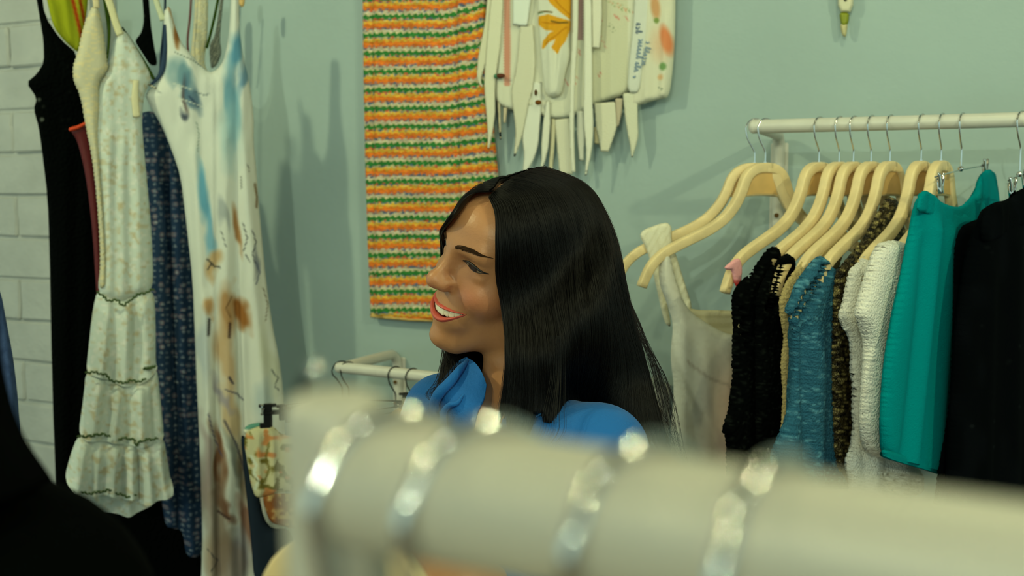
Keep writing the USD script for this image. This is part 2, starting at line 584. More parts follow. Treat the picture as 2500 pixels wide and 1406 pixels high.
def hook_path(rr=0.0168, kink=0.012):
    c = HOOK_TOP - rr + 0.0012
    P = [(0.0, -0.004), (0.0, 0.018), (0.002, 0.026), (kink, 0.043), (rr - 0.001, 0.053), (rr + 0.0012, c)]
    for a in np.linspace(20, 205, 10):
        P.append((rr * math.cos(math.radians(a)), c + rr * math.sin(math.radians(a))))
    return P


def make_wooden(name, label, group=None):
    """At the origin: hangs in the xz plane, the wood's top at z = 0."""
    t = thing(name, label, "hanger", (0, 0, 0), group)
    for s in (1, -1):
        P = [(s * a, 0, z - 0.007) for a, z in HP]
        if s > 0:
            P = [(-0.012, 0, -0.0075)] + P
        obj("arm", sweep(P, [1.0, 1.0, 1.0, 0.95, 0.86], 14, n=46, flat=(0.0088, 0.0098), up=(0, 1, 0)), M["wood"], t)
    q = [(a, z - 0.004) for a, z in HP[:5]]
    poly = sg.Polygon(q + [(0.049, -0.058), (0.02, -0.0555), (-0.02, -0.0555), (-0.049, -0.058)] + [(-a, z) for a, z in q[::-1]])
    m = trimesh.creation.extrude_polygon(poly.buffer(0), 0.009)
    m.vertices = np.stack([m.vertices[:, 0], m.vertices[:, 2] - 0.0045, m.vertices[:, 1]], 1)
    m.invert()
    obj("neck_plate", m, M["wood_plate"], t, smooth=30)
    obj("lower_rim", sweep([(-0.05, 0, -0.0585), (-0.02, 0, -0.056), (0.02, 0, -0.056), (0.05, 0, -0.0585)], 0.0034, 10, n=14), M["wood"], t)
    obj("hook", sweep([(a, 0, z) for a, z in hook_path()], 0.0016, 8, n=60), M["chrome"], t)
    obj("collar", trimesh.creation.cylinder(0.0036, 0.006, sections=12).apply_translation((0, 0, 0.001)), M["chrome"], t, smooth=30)
    return t


def copy_thing(src, label, group=None):
    sp = stage.GetPrimAtPath(src)
    p = path_for(sp.GetName(), None)
    x = UsdGeom.Xform.Define(stage, p)
    x.GetPrim().GetReferences().AddInternalReference(src)
    x.GetPrim().SetInstanceable(True)
    tag(x.GetPrim(), label, sp.GetCustomDataByKey("category"), group or sp.GetCustomDataByKey("group"))
    return p


def place(p, O, phi):
    """x along e1."""
    x = UsdGeom.Xform(stage.GetPrimAtPath(p))
    x.ClearXformOpOrder()
    _, e1, n = hanger_frame(O, phi)
    yv = np.cross([0, 0, 1.0], e1)
    x.AddTransformOp(opSuffix="place").Set(Gf.Matrix4d(*[*e1, 0, *yv, 0, 0, 0, 1, 0, *map(float, O), 1]))


WOOD_Z = UZ + 0.0128 - HOOK_TOP + 0.0005
RAILH = "wooden hangers on the right wall rail"
hang = []
specs = [  # pixel of the hook, turn, label
    (1842, 64, "wooden hanger furthest left on the right rail, behind the halter dress strap"),
    (1868, 45, "bare wooden hanger second from the left on the right rail, its plate fully seen"),
    (1999, 28, "wooden hanger with a pink scrap of cloth tied near its tip"),
    (2048, 23, "fourth wooden hanger from the left on the right rail, above the black crochet top"),
    (2083, 22, "fifth wooden hanger from the left on the right rail, going into the laddered black top"),
    (2126, 22, "wooden hanger holding the beige ribbed knit top"),
    (2172, 21, "wooden hanger holding the blue crochet top"),
    (2248, 20, "wooden hanger holding the white crochet top"),
    (2297, 18, "wooden hanger holding the white knitted top, just behind the teal waistband"),
]
w0 = None
for k, (px, phi, label) in enumerate(specs):
    O = on_y(px, 408, RY)
    O[2] = WOOD_Z
    if w0 is None:
        w0 = make_wooden("wooden_hanger", label, RAILH)
        p = w0
    else:
        p = copy_thing(w0, label, RAILH)
    place(p, O, phi)
    hang.append((O, phi))


def clip_hanger(name, label, hook_at, phi, mat, stem_to, bar, clips, clip_mat, rr=0.0168, group=None):
    """A wire hanger with two spring clips: bar and clips in hanger coordinates (along, up)."""
    Lc = Local(*hanger_frame(hook_at, phi))
    t = thing(name, label, "hanger", hook_at, group)
    P = [(a, z) for a, z in hook_path(rr)]
    P = [(0, stem_to)] + P
    obj("hook", sweep([Lc(a, z) for a, z in P], 0.0016, 8, n=60), mat, t)
    obj("bar", sweep([Lc(a, z) for a, z in bar], 0.0014, 8, n=30), mat, t)
    k = trimesh.creation.icosphere(2, 0.0052)
    k.apply_translation(Lc(0, stem_to))
    obj("joint", k, mat, t)
    for a, z in clips:
        c = cat_meshes([sweep([Lc(a - 0.011, z + 0.012, 0.003), Lc(a - 0.008, z, 0.004), Lc(a - 0.004, z - 0.018, 0.003)], 0.0025, 8, n=10),
                        sweep([Lc(a + 0.011, z + 0.012, 0.003), Lc(a + 0.008, z, 0.004), Lc(a + 0.004, z - 0.018, 0.003)], 0.0025, 8, n=10),
                        sweep([Lc(a, z + 0.003, 0.0), Lc(a, z - 0.022, 0.004)], 1.0, 8, n=4, flat=(0.008, 0.004), up=(0, 0, 1) if False else Lc.e1)])
        obj("clip", c, clip_mat, t)
    return t

# ------------------------------------------------------------------ cloth on the right rail
def garment(name, label, cat, pieces, group=None):
    """pieces: (part name, mesh, colours, material). One piece: one mesh. More: parts of a thing."""
    if len(pieces) == 1:
        _, m, c, mat = pieces[0]
        return obj(name, m, mat, label=label, cat=cat, group=group, col=c)
    t = thing(name, label, cat, np.asarray(pieces[0][1].vertices).mean(0), group)
    for pn, m, c, mat in pieces:
        obj(pn, m, mat, t, col=c)
    return t


def pl(k, shift=0.0):
    O, phi = hang[k]
    p = math.radians(phi)
    n = np.array([math.cos(p), -math.sin(p), 0])
    return Plane(O + n * shift, n)


CREAM, BLACK = (214, 206, 178), (13, 14, 15)


def speck(px, py, c, c2, sx, sy, thr, seed, soft=0.08):
    return mixc(c, np.clip((nz(px, py, sx, sy, seed) - thr) / soft, 0, 1), c2)


# halter dress on the two bare hangers
def halter_col(px, py):
    c = np.tile(np.array((232, 230, 218.0)), (len(px), 1))
    c = mixc(c, np.clip((px - 1690) / 90, 0, 1) * np.clip((py - 820) / 150, 0, 1) * 0.55, (214, 150, 122))
    c = mixc(c, stroke(px, py, [(1668, 880), (1720, 920), (1790, 945)], 5) * 0.35, (140, 120, 104))
    return mixc(c, np.clip((nz(px, py, 9, 9, 3) - 0.55) * 3, 0, 1) * 0.10, (170, 160, 140))


d_body = cloth([(1611, 618), (1634, 616), (1648, 680), (1664, 730), (1690, 765), (1735, 795), (1775, 815), (1830, 822), (1830, 1180), (1640, 1190), (1636, 1060), (1646, 950), (1636, 870), (1644, 790), (1628, 740), (1608, 690)], pl(1), 0.012, 28, 7, folds((1660, 780, 1662, 1180, 16, 0.006), (1712, 820, 1716, 1180, 18, 0.007), (1768, 840, 1762, 1180, 14, 0.006)), color=halter_col)
d_back = cloth([(1660, 744), (1700, 757), (1760, 757), (1830, 760), (1830, 860), (1720, 850), (1670, 800)], pl(1, -0.016), 0.003, 12, 7, folds((1720, 740, 1722, 900, 9, 0.003)), color=lambda px, py: mixc(np.tile(np.array((204, 196, 164.0)), (len(px), 1)), (np.sin(py * 0.75) > 0.5) * 0.3, (160, 146, 104)))
d_strap = cloth([(1556, 566), (1625, 541), (1640, 552), (1640, 590), (1662, 660), (1692, 752), (1676, 760), (1652, 700), (1628, 640), (1608, 612), (1612, 660), (1628, 735), (1640, 800), (1622, 790), (1602, 700), (1582, 615)], pl(0, 0.012), 0.004, 9, 5, folds((1590, 560, 1610, 640, 8, 0.003), (1615, 560, 1640, 680, 7, 0.003)), color=lambda px, py: mixc(np.tile(np.array((230, 225, 202.0)), (len(px), 1)), (np.sin(px * 0.9 + py * 0.5) > 0.6) * 0.2, (186, 176, 138)))
garment("halter_dress", "off-white halter dress with a crossed strap over two wooden hangers", "dress", [("dress_body", *d_body, M["thin"]), ("back_panel", *d_back, M["cloth"]), ("neck_strap", *d_strap, M["cloth"])])

m, c = cloth([(1768, 652), (1792, 632), (1806, 630), (1811, 650), (1810, 682), (1803, 702), (1796, 700), (1790, 680), (1786, 658), (1774, 660)], pl(2, 0.011), 0.004, 7, 3, color=lambda px, py: mixc(np.tile(np.array((242, 170, 176.0)), (len(px), 1)), np.clip((py - 680) / 12, 0, 1), (206, 60, 60)))
garment("cloth_scrap", "pink scrap of cloth tied round a wooden hanger's arm", "cloth", [("s", m, c, M["cloth"])])


def black_lace(px, py):
    c = np.tile(np.array((3, 5, 5.0)), (len(px), 1))
    return speck(px, py, c, (20, 24, 22), 3.5, 5.5, 0.72, 9, 0.1)


holesA = []
for i, (x, y) in enumerate([(1840, 665), (1829, 676), (1880, 640), (1802, 756), (1807, 777), (1804, 797), (1807, 817), (1811, 843)]):
    s = 4.0 + (i % 3) * 0.8
    holesA.append([(x - s, y - s * 1.3), (x + s, y - s), (x + s * 0.9, y + s * 1.2), (x - s * 0.8, y + s)])
a1 = cloth([(1893, 599), (1905, 618), (1900, 650), (1930, 700), (1960, 760), (1960, 1190), (1775, 1190), (1775, 1068), (1762, 1052), (1778, 1010), (1784, 960), (1792, 905), (1784, 895), (1791, 880), (1788, 855), (1792, 800), (1786, 730), (1800, 694), (1830, 668), (1852, 640), (1872, 608)], pl(3), 0.012, 22, 4.5, folds((1830, 700, 1826, 1180, 14, 0.005), (1880, 700, 1876, 1180, 16, 0.005)), color=black_lace, ragged=2.0, rnd=1, holes=holesA)
garment("crochet_top", "black crochet top with scalloped left edge, leftmost black top on the right rail", "top", [("s", *a1, M["lace"])])

# second black top: a ladder of big openings down its strap
ladder = []
for i in range(7):
    y = 652 + i * 16.5
    x = 1904 - i * 5.2 + (2 if i > 3 else 0)
    for sx in (-9, 9):
        w, h = 6.6, 5.6
        ladder.append([(x + sx - w, y - h), (x + sx + w, y - h * 1.1), (x + sx + w * 0.95, y + h), (x + sx - w * 0.9, y + h)])
b1 = cloth([(1934, 622), (1940, 640), (1932, 700), (1945, 745), (1975, 780), (1975, 1190), (1846, 1190), (1846, 760), (1848, 720), (1862, 690), (1880, 655), (1905, 628), (1922, 618)], pl(4), 0.011, 20, 4, folds((1890, 780, 1886, 1180, 15, 0.005)), color=black_lace, rnd=1, holes=ladder, ragged=1.2)
garment("crochet_top", "black top with a ladder of large openings down its shoulder strap", "top", [("s", *b1, M["lace"])])


def ribbed(px, py):
    c = np.tile(np.array((196, 176, 124.0)), (len(px), 1))
    return mixc(c, (np.sin((px * 0.45 + py * 0.9) * 0.9) > 0.3) * 0.3, (140, 120, 76))


r1 = cloth([(2058, 552), (2070, 575), (2050, 640), (2030, 700), (2000, 780), (1990, 1190), (1898, 1190), (1908, 1040), (1912, 960), (1906, 880), (1915, 830), (1905, 770), (1902, 735), (1918, 690), (1950, 645), (2000, 600)], pl(5), 0.010, 22, 5, folds((1940, 700, 1938, 1180, 12, 0.005)), color=ribbed, ragged=1.2)
garment("knit_top", "beige ribbed knit top squeezed between the black and the blue crochet tops", "top", [("s", *r1, M["knit"])])

bholes = []
for i in range(9):
    y = 652 + i * 15
    x = 2003 - i * 8.5
    for sx in (-8, 8):
        bholes.append([(x + sx - 4.6, y - 4.9), (x + sx + 4.6, y - 5.3), (x + sx + 4.2, y + 4.9), (x + sx - 4.4, y + 4.7)])


def blue_yarn(px, py):
    c = np.tile(np.array((44, 98, 126.0)), (len(px), 1))
    c = mixc(c, np.clip(np.sin(py * 0.62 + 2.5 * nz(px, py, 30, 20, 6)) - 0.2, 0, 1) * 0.45, (16, 48, 66))
    return speck(px, py, c, (86, 144, 168), 5, 4, 0.72, 12, 0.1)


b2 = cloth([(1998, 622), (2016, 632), (2032, 660), (2070, 650), (2120, 640), (2140, 800), (2140, 1195), (1905, 1195), (1892, 1150), (1881, 1120), (1904, 1052), (1924, 1004), (1934, 950), (1940, 870), (1934, 800), (1922, 772), (1918, 752), (1934, 722), (1950, 682), (1976, 644)], pl(6), 0.015, 30, 4.5, folds((1950, 780, 1952, 1080, 9, -0.012), (1978, 780, 1975, 1180, 14, 0.008), (2030, 700, 2030, 1180, 22, 0.008), (1915, 1010, 1920, 1180, 12, 0.006)), color=blue_yarn, holes=bholes, ragged=1.4)
b2l = cloth([(2008, 640), (2024, 650), (2000, 700), (1970, 765), (1946, 790), (1926, 782), (1944, 740), (1976, 680)], pl(6), 0.0007, 6, 4, color=flat_color((226, 204, 150)))
garment("crochet_top", "blue crochet sleeveless top with two rows of openings at the shoulder", "top", [("knitted_body", *b2, M["knit"]), ("lining", *b2l, M["cloth"])])


def bronze(px, py):
    c = np.tile(np.array((74, 64, 38.0)), (len(px), 1))
    c = speck(px, py, c, (190, 172, 112), 3.2, 3.2, 0.58, 21, 0.12)
    return speck(px, py, c, (16, 12, 8), 3.6, 3.6, 0.55, 23, 0.1)


s1 = cloth([(2186, 480), (2200, 520), (2215, 600), (2200, 1190), (2040, 1190), (2030, 900), (2036, 668), (2060, 640), (2105, 586), (2140, 520), (2160, 485)], pl(6, 0.021), 0.008, 20, 5, color=bronze, ragged=1.5)
garment("sequin_top", "bronze and black sequin top between the blue and the white crochet tops", "top", [("s", *s1, M["sequin"])])


def white_yarn(px, py):
    c = np.tile(np.array((238, 236, 228.0)), (len(px), 1))
    return mixc(c, np.clip(np.sin(py * 0.9 + px * 0.25) * 1.2 - 0.5, 0, 1) * 0.35, (150, 144, 132))


wholes = []
for i in range(5):
    for j in range(7):
        x, y = 2120 + j * 17 + (i % 2) * 8, 1150 + i * 13 + j * 3
        if 1146 < y < 1204:
            wholes.append([(x - 4, y - 2.2), (x + 3, y - 1.6), (x + 4, y + 2.2), (x - 3, y + 1.4)])
wholes.append([(2094, 672), (2103, 672), (2099, 720), (2095, 740), (2088, 738)])
w1 = cloth([(2152, 594), (2180, 588), (2204, 592), (2210, 700), (2215, 1120), (2250, 1150), (2254, 1215), (2076, 1215), (2072, 1160), (2062, 1130), (2078, 1090), (2086, 1040), (2082, 1000), (2085, 950), (2078, 900), (2080, 850), (2070, 815), (2056, 795), (2048, 772), (2060, 735), (2068, 690), (2078, 655), (2110, 625)], pl(7), 0.014, 30, 4.5, folds((2105, 760, 2112, 1130, 12, 0.009), (2085, 800, 2092, 1100, 6, -0.003), (2160, 640, 2160, 1130, 16, -0.012), (2190, 620, 2192, 1130, 14, 0.006)), color=white_yarn, holes=wholes, ragged=2.2, rnd=1)
garment("crochet_top", "white crochet top with scalloped left edge and lacy hem below the teal skirt", "top", [("s", *w1, M["knit"])])

w2 = cloth([(2150, 592), (2180, 586), (2206, 592), (2212, 700), (2216, 1124), (2160, 1118), (2118, 1108), (2104, 1060), (2106, 980), (2112, 900), (2114, 830), (2100, 790), (2092, 765), (2104, 716), (2122, 655), (2136, 615)], pl(8), 0.017, 20, 4.5, folds((2165, 640, 2165, 1110, 12, 0.004), (2190, 620, 2196, 1110, 10, -0.006)), color=white_yarn, ragged=1.4, rnd=1)
garment("knit_top", "white knitted top half hidden by the teal skirt's left edge", "top", [("s", *w2, M["knit"])])

# teal skirt on a metal clip hanger
Ot = on_y(2346, 408, RY)
Ot[2] = WOOD_Z
PT = 17
plT = Plane(Ot, (math.cos(math.radians(PT)), -math.sin(math.radians(PT)), 0))


def to_local(plane, O, phi, px, py):
    _, e1, _n = hanger_frame(O, phi)
    q = plane.at(np.array([float(px)]), np.array([float(py)]))[0] - O
    return float(q @ e1), float(q[2])


cl1, cl2 = to_local(plT, Ot, PT, 2292, 440), to_local(plT, Ot, PT, 2402, 404)
clip_hanger("clip_hanger", "metal clip hanger holding the teal skirt", Ot, PT, M["chrome"], -0.012, [(cl1[0] + 0.02, cl1[1] + 0.005), (0, -0.014), (cl2[0], cl2[1])], [cl1, cl2], M["chrome"])


def teal(px, py):
    c = np.tile(np.array((0, 134, 142.0)), (len(px), 1))
    return c


tk = cloth([(2246, 470), (2262, 466), (2300, 500), (2345, 512), (2380, 470), (2396, 420), (2422, 412), (2432, 470), (2436, 520), (2420, 600), (2400, 700), (2350, 900), (2330, 1170), (2298, 1150), (2250, 1140), (2200, 1126), (2154, 1112), (2152, 1020), (2160, 900), (2178, 780), (2198, 690), (2218, 590), (2232, 520)], plT, 0.016, 30, 6, folds((2262, 520, 2200, 1120, 12, 0.012), (2300, 530, 2262, 1130, 14, 0.007), (2240, 560, 2180, 1120, 8, -0.006), (2330, 560, 2300, 1130, 18, 0.006), (2350, 545, 2345, 640, 8, 0.004)), color=teal, open_below=1100)
band = cloth([(2246, 468), (2264, 464), (2302, 497), (2345, 508), (2380, 468), (2396, 418), (2424, 411), (2432, 470), (2426, 500), (2388, 540), (2345, 562), (2300, 548), (2262, 520), (2236, 516)], Plane(plT.O + plT.n * 0.013, plT.n), 0.004, 9, 4, folds((2262, 470, 2262, 530, 4, -0.003), (2290, 480, 2296, 530, 5, -0.004), (2318, 495, 2318, 550, 4, 0.003), (2350, 500, 2352, 560, 5, -0.003), (2380, 440, 2380, 540, 8, 0.005), (2405, 420, 2400, 520, 6, 0.004)), color=teal)
hem = cloth([(2154, 1094), (2200, 1108), (2250, 1122), (2318, 1136), (2318, 1166), (2250, 1144), (2200, 1130), (2155, 1116)], Plane(plT.O + plT.n * 0.011, plT.n), 0.006, 9, 5, color=teal, open_below=1112)
garment("skirt", "teal green skirt clipped by its gathered waistband", "skirt", [("skirt_body", *tk, M["cloth"]), ("waistband", *band, M["cloth"]), ("hem", *hem, M["cloth"])])

Oj = on_y(2490, 408, RY)
Oj[2] = WOOD_Z
PJ = 28
plJ = Plane(Oj, (math.cos(math.radians(PJ)), -math.sin(math.radians(PJ)), 0))
cj = to_local(plJ, Oj, PJ, 2468, 450)
clip_hanger("clip_hanger", "metal clip hanger at the right edge holding the black trousers", Oj, PJ, M["chrome"], -0.022, [(cj[0] + 0.01, cj[1] + 0.006), (0, -0.024), (-0.1, -0.014)], [cj, (-0.02, -0.026)], M["chrome"])


def dark_denim(px, py):
    c = np.tile(np.array((3, 6, 8.0)), (len(px), 1))
    c = mixc(c, np.clip((nz(px, py, 26, 90, 31) - 0.62) * 4, 0, 1) * 0.5, (10, 14, 20))
    return speck(px, py, c, (26, 30, 33), 5, 7, 0.93, 33, 0.06)


jb = cloth([(2398, 512), (2425, 494), (2458, 488), (2490, 462), (2512, 455), (2532, 470), (2532, 1420), (2300, 1420), (2322, 1000), (2335, 800), (2360, 620)], plJ, 0.02, 36, 7, folds((2392, 620, 2370, 1400, 14, 0.006), (2450, 560, 2440, 1400, 20, 0.008)), color=dark_denim)
jw = cloth([(2404, 510), (2428, 494), (2460, 489), (2492, 463), (2512, 456), (2530, 470), (2532, 540), (2512, 544), (2470, 560), (2402, 600), (2392, 570)], Plane(plJ.O + plJ.n * 0.014, plJ.n), 0.008, 14, 6, folds((2430, 490, 2428, 590, 6, 0.005), (2460, 490, 2462, 570, 6, -0.005), (2484, 470, 2486, 560, 6, 0.005)), color=dark_denim)
garment("trousers", "black trousers on a clip hanger at the right edge", "trousers", [("legs", *jb, M["cloth"]), ("waistband", *jw, M["cloth"])])
Pg = Plane(plT.O + np.array([0.03, 0, 0]), plT.n)
m, c = cloth([(2330, 560), (2392, 530), (2420, 560), (2420, 1420), (2252, 1420), (2290, 1150), (2318, 1000), (2328, 800)], Pg, 0.01, 30, 8, color=dark_denim)
garment("trousers", "plain black trousers between the teal skirt and the clipped black pair", "trousers", [("s", m, c, M["cloth"])])

# ------------------------------------------------------------------ dresses at the left
P_cream, P_slip, P_navy, P_black, P_red, P_lime = facing(300, 2.22, 6), facing(500, 2.30, 4), facing(420, 2.40, 4), facing(190, 2.42, 8), facing(215, 2.35, 8), facing(170, 2.50, 8)


def ribbon(parent, name, pts, w, plane, color, mat="cloth", depth=0.002):
    p = smooth_line(np.array(pts, float), 24)
    t = np.gradient(p, axis=0)
    t /= np.linalg.norm(t, axis=1, keepdims=True)
    nn = np.stack([-t[:, 1], t[:, 0]], 1)
    ww = np.interp(np.linspace(0, 1, 24), np.linspace(0, 1, len(np.atleast_1d(w))), np.atleast_1d(w))[:, None]
    m, c = cloth(np.vstack([p + nn * ww, (p - nn * ww)[::-1]]), plane, depth, 6, 3.5, rnd=0, color=flat_color(color) if not callable(color) else color)
    return obj(name, m, M[mat], parent, col=c)



def black_dress(px, py):
    c = np.tile(np.array((3, 6, 5.0)), (len(px), 1))
    k = speck(px, py, c, (96, 102, 96), 5, 1.6, 0.92, 41, 0.05)
    return np.where((py < 340)[:, None], k, c)


k1 = cloth([(84, -30), (100, -30), (110, 40), (148, 96), (190, 132), (204, 250), (222, 330), (240, 450), (256, 700), (256, 900), (330, 1190), (430, 1210), (486, 1300), (500, 1440), (140, 1440), (136, 1180), (129, 1000), (124, 800), (121, 620), (116, 480), (100, 350), (94, 310), (82, 266), (90, 240), (64, 202), (90, 180), (107, 152), (106, 100), (98, 50)], P_black, 0.02, 36, 7, folds((160, 320, 150, 1400, 22, 0.01), (205, 420, 200, 1400, 18, 0.01)), color=black_dress, rnd=1)
garment("lace_dress", "long black dress with a sequined bodice in front of the white brick pier", "dress", [("s", *k1, M["lace"])])


def lime(px, py):
    c = np.tile(np.array((150, 158, 34.0)), (len(px), 1))
    c = mixc(c, np.clip((np.sin((px - py * 0.22) * 0.16) - 0.4) * 2, 0, 1) * 0.35, (100, 110, 24))
    for x0 in (176, 193):
        c = mixc(c, np.clip(1.5 - np.abs(px - (x0 + (py - 0) * 0.23)) / 4.2, 0, 1), (148, 44, 18))
    return c


m, c = cloth([(106, -40), (216, -40), (214, 20), (206, 64), (196, 134), (160, 104), (128, 64)], P_lime, 0.008, 16, 5, folds((150, -40, 170, 100, 10, 0.006), (185, -40, 195, 110, 8, 0.006)), color=lime)
garment("striped_blouse", "lime green top with dark red stripes behind the black dress", "top", [("s", m, c, M["cloth"])])
rd = cloth([(170, 316), (213, 298), (232, 400), (246, 560), (250, 760), (238, 760), (226, 560), (210, 430), (190, 345)], P_red, 0.006, 16, 5, color=flat_color((92, 10, 14)))
rt = cloth([(167, 312), (190, 306), (214, 294), (217, 302), (192, 316), (170, 322)], Plane(P_red.O + P_red.n * 0.008, P_red.n), 0.003, 5, 3, color=flat_color((224, 74, 34)))
garment("slip_dress", "dark red dress with a bright orange-red neckline trim", "dress", [("dress_body", *rd, M["satin"]), ("neck_trim", *rt, M["satin"])])


def cream_col(px, py):
    c = np.tile(np.array((212, 222, 216.0)), (len(px), 1))
    c = speck(px, py, c, (200, 188, 156), 9, 8, 0.58, 51, 0.35)
    return speck(px, py, c, (230, 232, 226), 7, 7, 0.62, 53, 0.25)


def tan_col(px, py):
    c = np.tile(np.array((208, 204, 178.0)), (len(px), 1))
    return speck(px, py, c, (224, 212, 170), 8, 3.2, 0.6, 55, 0.1)


cr = thing("tiered_dress", "cream tiered sundress with green ruffle seams hanging in front of the navy dress", "dress", P_cream.at(np.array([290.0]), np.array([60.0]))[0])
crf = folds((262, 300, 262, 700, 15, 0.010), (296, 320, 296, 700, 12, 0.007), (330, 300, 336, 700, 12, 0.006), (365, 420, 372, 700, 8, -0.008), soft=0.006)
top = cloth([(278, 92), (304, 70), (340, 128), (373, 192), (352, 230), (346, 290), (350, 350), (360, 450), (370, 560), (376, 712), (330, 722), (300, 738), (270, 738), (238, 712), (246, 640), (243, 560), (236, 460), (226, 380), (212, 322), (216, 290), (224, 250), (238, 204), (262, 168)], P_cream, 0.022, 34, 5.5, crf, color=cream_col)
obj("bodice", top[0], M["thin"], cr, col=top[1])
cup = cloth([(224, 14), (240, 16), (252, 70), (262, 150), (266, 166), (240, 204), (244, 260), (240, 330), (246, 440), (256, 560), (262, 700), (240, 706), (245, 640), (242, 560), (234, 460), (224, 380), (211, 318), (196, 232), (180, 200), (177, 164), (190, 128), (204, 62)], Plane(P_cream.O + P_cream.n * 0.014, P_cream.n), 0.018, 22, 4.5, color=tan_col, ragged=1.2)
obj("left_cup".replace("left_", "bust_"), cup[0], M["thin"], cr, col=cup[1])
t1 = cloth([(238, 704), (300, 732), (376, 700), (380, 800), (380, 880), (384, 900), (330, 940), (290, 936), (250, 918), (210, 912), (216, 850), (226, 760)], P_cream, 0.024, 36, 5.5, folds((262, 720, 246, 920, 12, 0.012), (305, 730, 300, 930, 14, 0.014), (346, 720, 356, 920, 12, 0.010), (326, 730, 326, 930, 5, -0.008), soft=0.01), color=cream_col, open_below=890)
obj("skirt_tier", t1[0], M["thin"], cr, col=t1[1])
t2 = cloth([(210, 904), (250, 912), (292, 930), (352, 926), (384, 894), (392, 980), (402, 1072), (344, 1086), (300, 1078), (250, 1070), (190, 1070), (204, 970)], Plane(P_cream.O + P_cream.n * 0.002, P_cream.n), 0.027, 40, 5.5, folds((240, 920, 222, 1070, 14, 0.014), (285, 930, 276, 1070, 13, 0.014), (335, 930, 342, 1070, 13, 0.016), (366, 920, 378, 1070, 6, -0.012), (310, 930, 308, 1070, 5, -0.010), soft=0.012), color=cream_col, open_below=1050)
obj("skirt_tier", t2[0], M["thin"], cr, col=t2[1])
t3 = cloth([(190, 1062), (250, 1064), (300, 1072), (344, 1080), (400, 1066), (408, 1120), (421, 1198), (404, 1208), (376, 1214), (342, 1226), (330, 1206), (300, 1212), (262, 1198), (220, 1204), (182, 1204), (157, 1168), (172, 1110)], Plane(P_cream.O + P_cream.n * 0.004, P_cream.n), 0.03, 40, 5.5, folds((205, 1065, 185, 1200, 14, 0.014), (240, 1065, 232, 1200, 10, 0.012), (278, 1070, 272, 1200, 12, 0.016), (318, 1070, 318, 1200, 10, 0.014), (350, 1075, 362, 1210, 12, 0.020), (385, 1070, 400, 1200, 10, 0.012), (296, 1070, 296, 1200, 5, -0.012), (334, 1075, 338, 1200, 4, -0.014), soft=0.014), color=cream_col, open_below=1160)
obj("skirt_tier", t3[0], M["thin"], cr, col=t3[1])
t4 = cloth([(182, 1196), (230, 1194), (300, 1200), (372, 1200), (372, 1228), (352, 1236), (310, 1256), (278, 1246), (226, 1246), (200, 1226)], Plane(P_cream.O - P_cream.n * 0.02, P_cream.n), 0.02, 30, 5.5, folds((240, 1195, 236, 1240, 10, 0.01), (310, 1195, 312, 1250, 12, 0.012)), color=cream_col, open_below=1216)
obj("underskirt", t4[0], M["thin"], cr, col=t4[1])
for line in ([(236, 710), (250, 722), (262, 732), (285, 734), (300, 744), (314, 738), (328, 724), (350, 716), (376, 706)], [(208, 908), (235, 910), (256, 914), (266, 924), (292, 934), (320, 930), (345, 930), (356, 924)], [(350, 900), (366, 898), (380, 894)], [(188, 1064), (205, 1066), (222, 1064), (250, 1060), (270, 1066)], [(288, 1072), (310, 1070), (326, 1074), (334, 1086), (346, 1076), (386, 1070)], [(180, 1200), (205, 1204), (235, 1203), (262, 1197), (285, 1204), (310, 1212), (334, 1208)]):
    p2 = smooth_line(np.array(line, float), 70)
    k = np.arange(len(p2))
    p2 = p2 + np.stack([np.sin(k * 1.7) * 1.6, np.cos(k * 1.3) * 2.0 + np.sin(k * 0.45) * 1.5], 1)
    obj("ruffle_seam", sweep(Plane(P_cream.O + P_cream.n * 0.044, P_cream.n).at(p2[:, 0], p2[:, 1]), 0.0022, 6), M["thread"], cr)


Pc2 = Plane(P_cream.O + P_cream.n * 0.026, P_cream.n)
ribbon(cr, "shoulder_strap", [(231, -30), (234, 0), (236, 20)], 8, Pc2, (208, 196, 160))
ribbon(cr, "shoulder_strap", [(256, -30), (272, 20), (284, 60), (294, 86)], 9, Pc2, (212, 208, 170))
ribbon(cr, "shoulder_strap", [(252, -30), (262, 30), (266, 90), (258, 160), (236, 204)], [7, 6, 4, 3, 2], Plane(P_cream.O + P_cream.n * 0.012, P_cream.n), (62, 84, 30))
ribbon(cr, "shoulder_strap", [(298, 66), (326, 108), (356, 158), (376, 194)], [2, 3, 4, 4], Plane(P_cream.O - P_cream.n * 0.002, P_cream.n), (58, 80, 28))
ribbon(cr, "bow_tail", [(332, 196), (330, 240), (334, 286)], [7, 9, 9], Plane(P_cream.O + P_cream.n * 0.026, P_cream.n), (214, 208, 174))


def navy_col(px, py):
    c = np.tile(np.array((38, 58, 86.0)), (len(px), 1))
    c = mixc(c, np.clip((nz(px, py, 40, 90, 61) - 0.5) * 3, 0, 1) * 0.4, (58, 82, 116))
    gx, gy = np.round(px / 17), np.round(py / 15)
    jx, jy = (np.sin(gx * 12.9 + gy * 78.2) * 43.7) % 1, (np.sin(gx * 39.3 + gy * 11.1) * 43.7) % 1
    d = np.hypot(px - (gx * 17 + (jx - 0.5) * 9), (py - (gy * 15 + (jy - 0.5) * 8)) * 1.3)
    c = mixc(c, np.clip((4.6 - d) / 2.0, 0, 1) * (0.35 + 0.5 * jx), (176, 184, 192))
    return mixc(c, np.clip((2.6 - np.abs(d - 5.5)) / 2, 0, 1) * (jy > 0.62) * 0.6, (178, 146, 150))


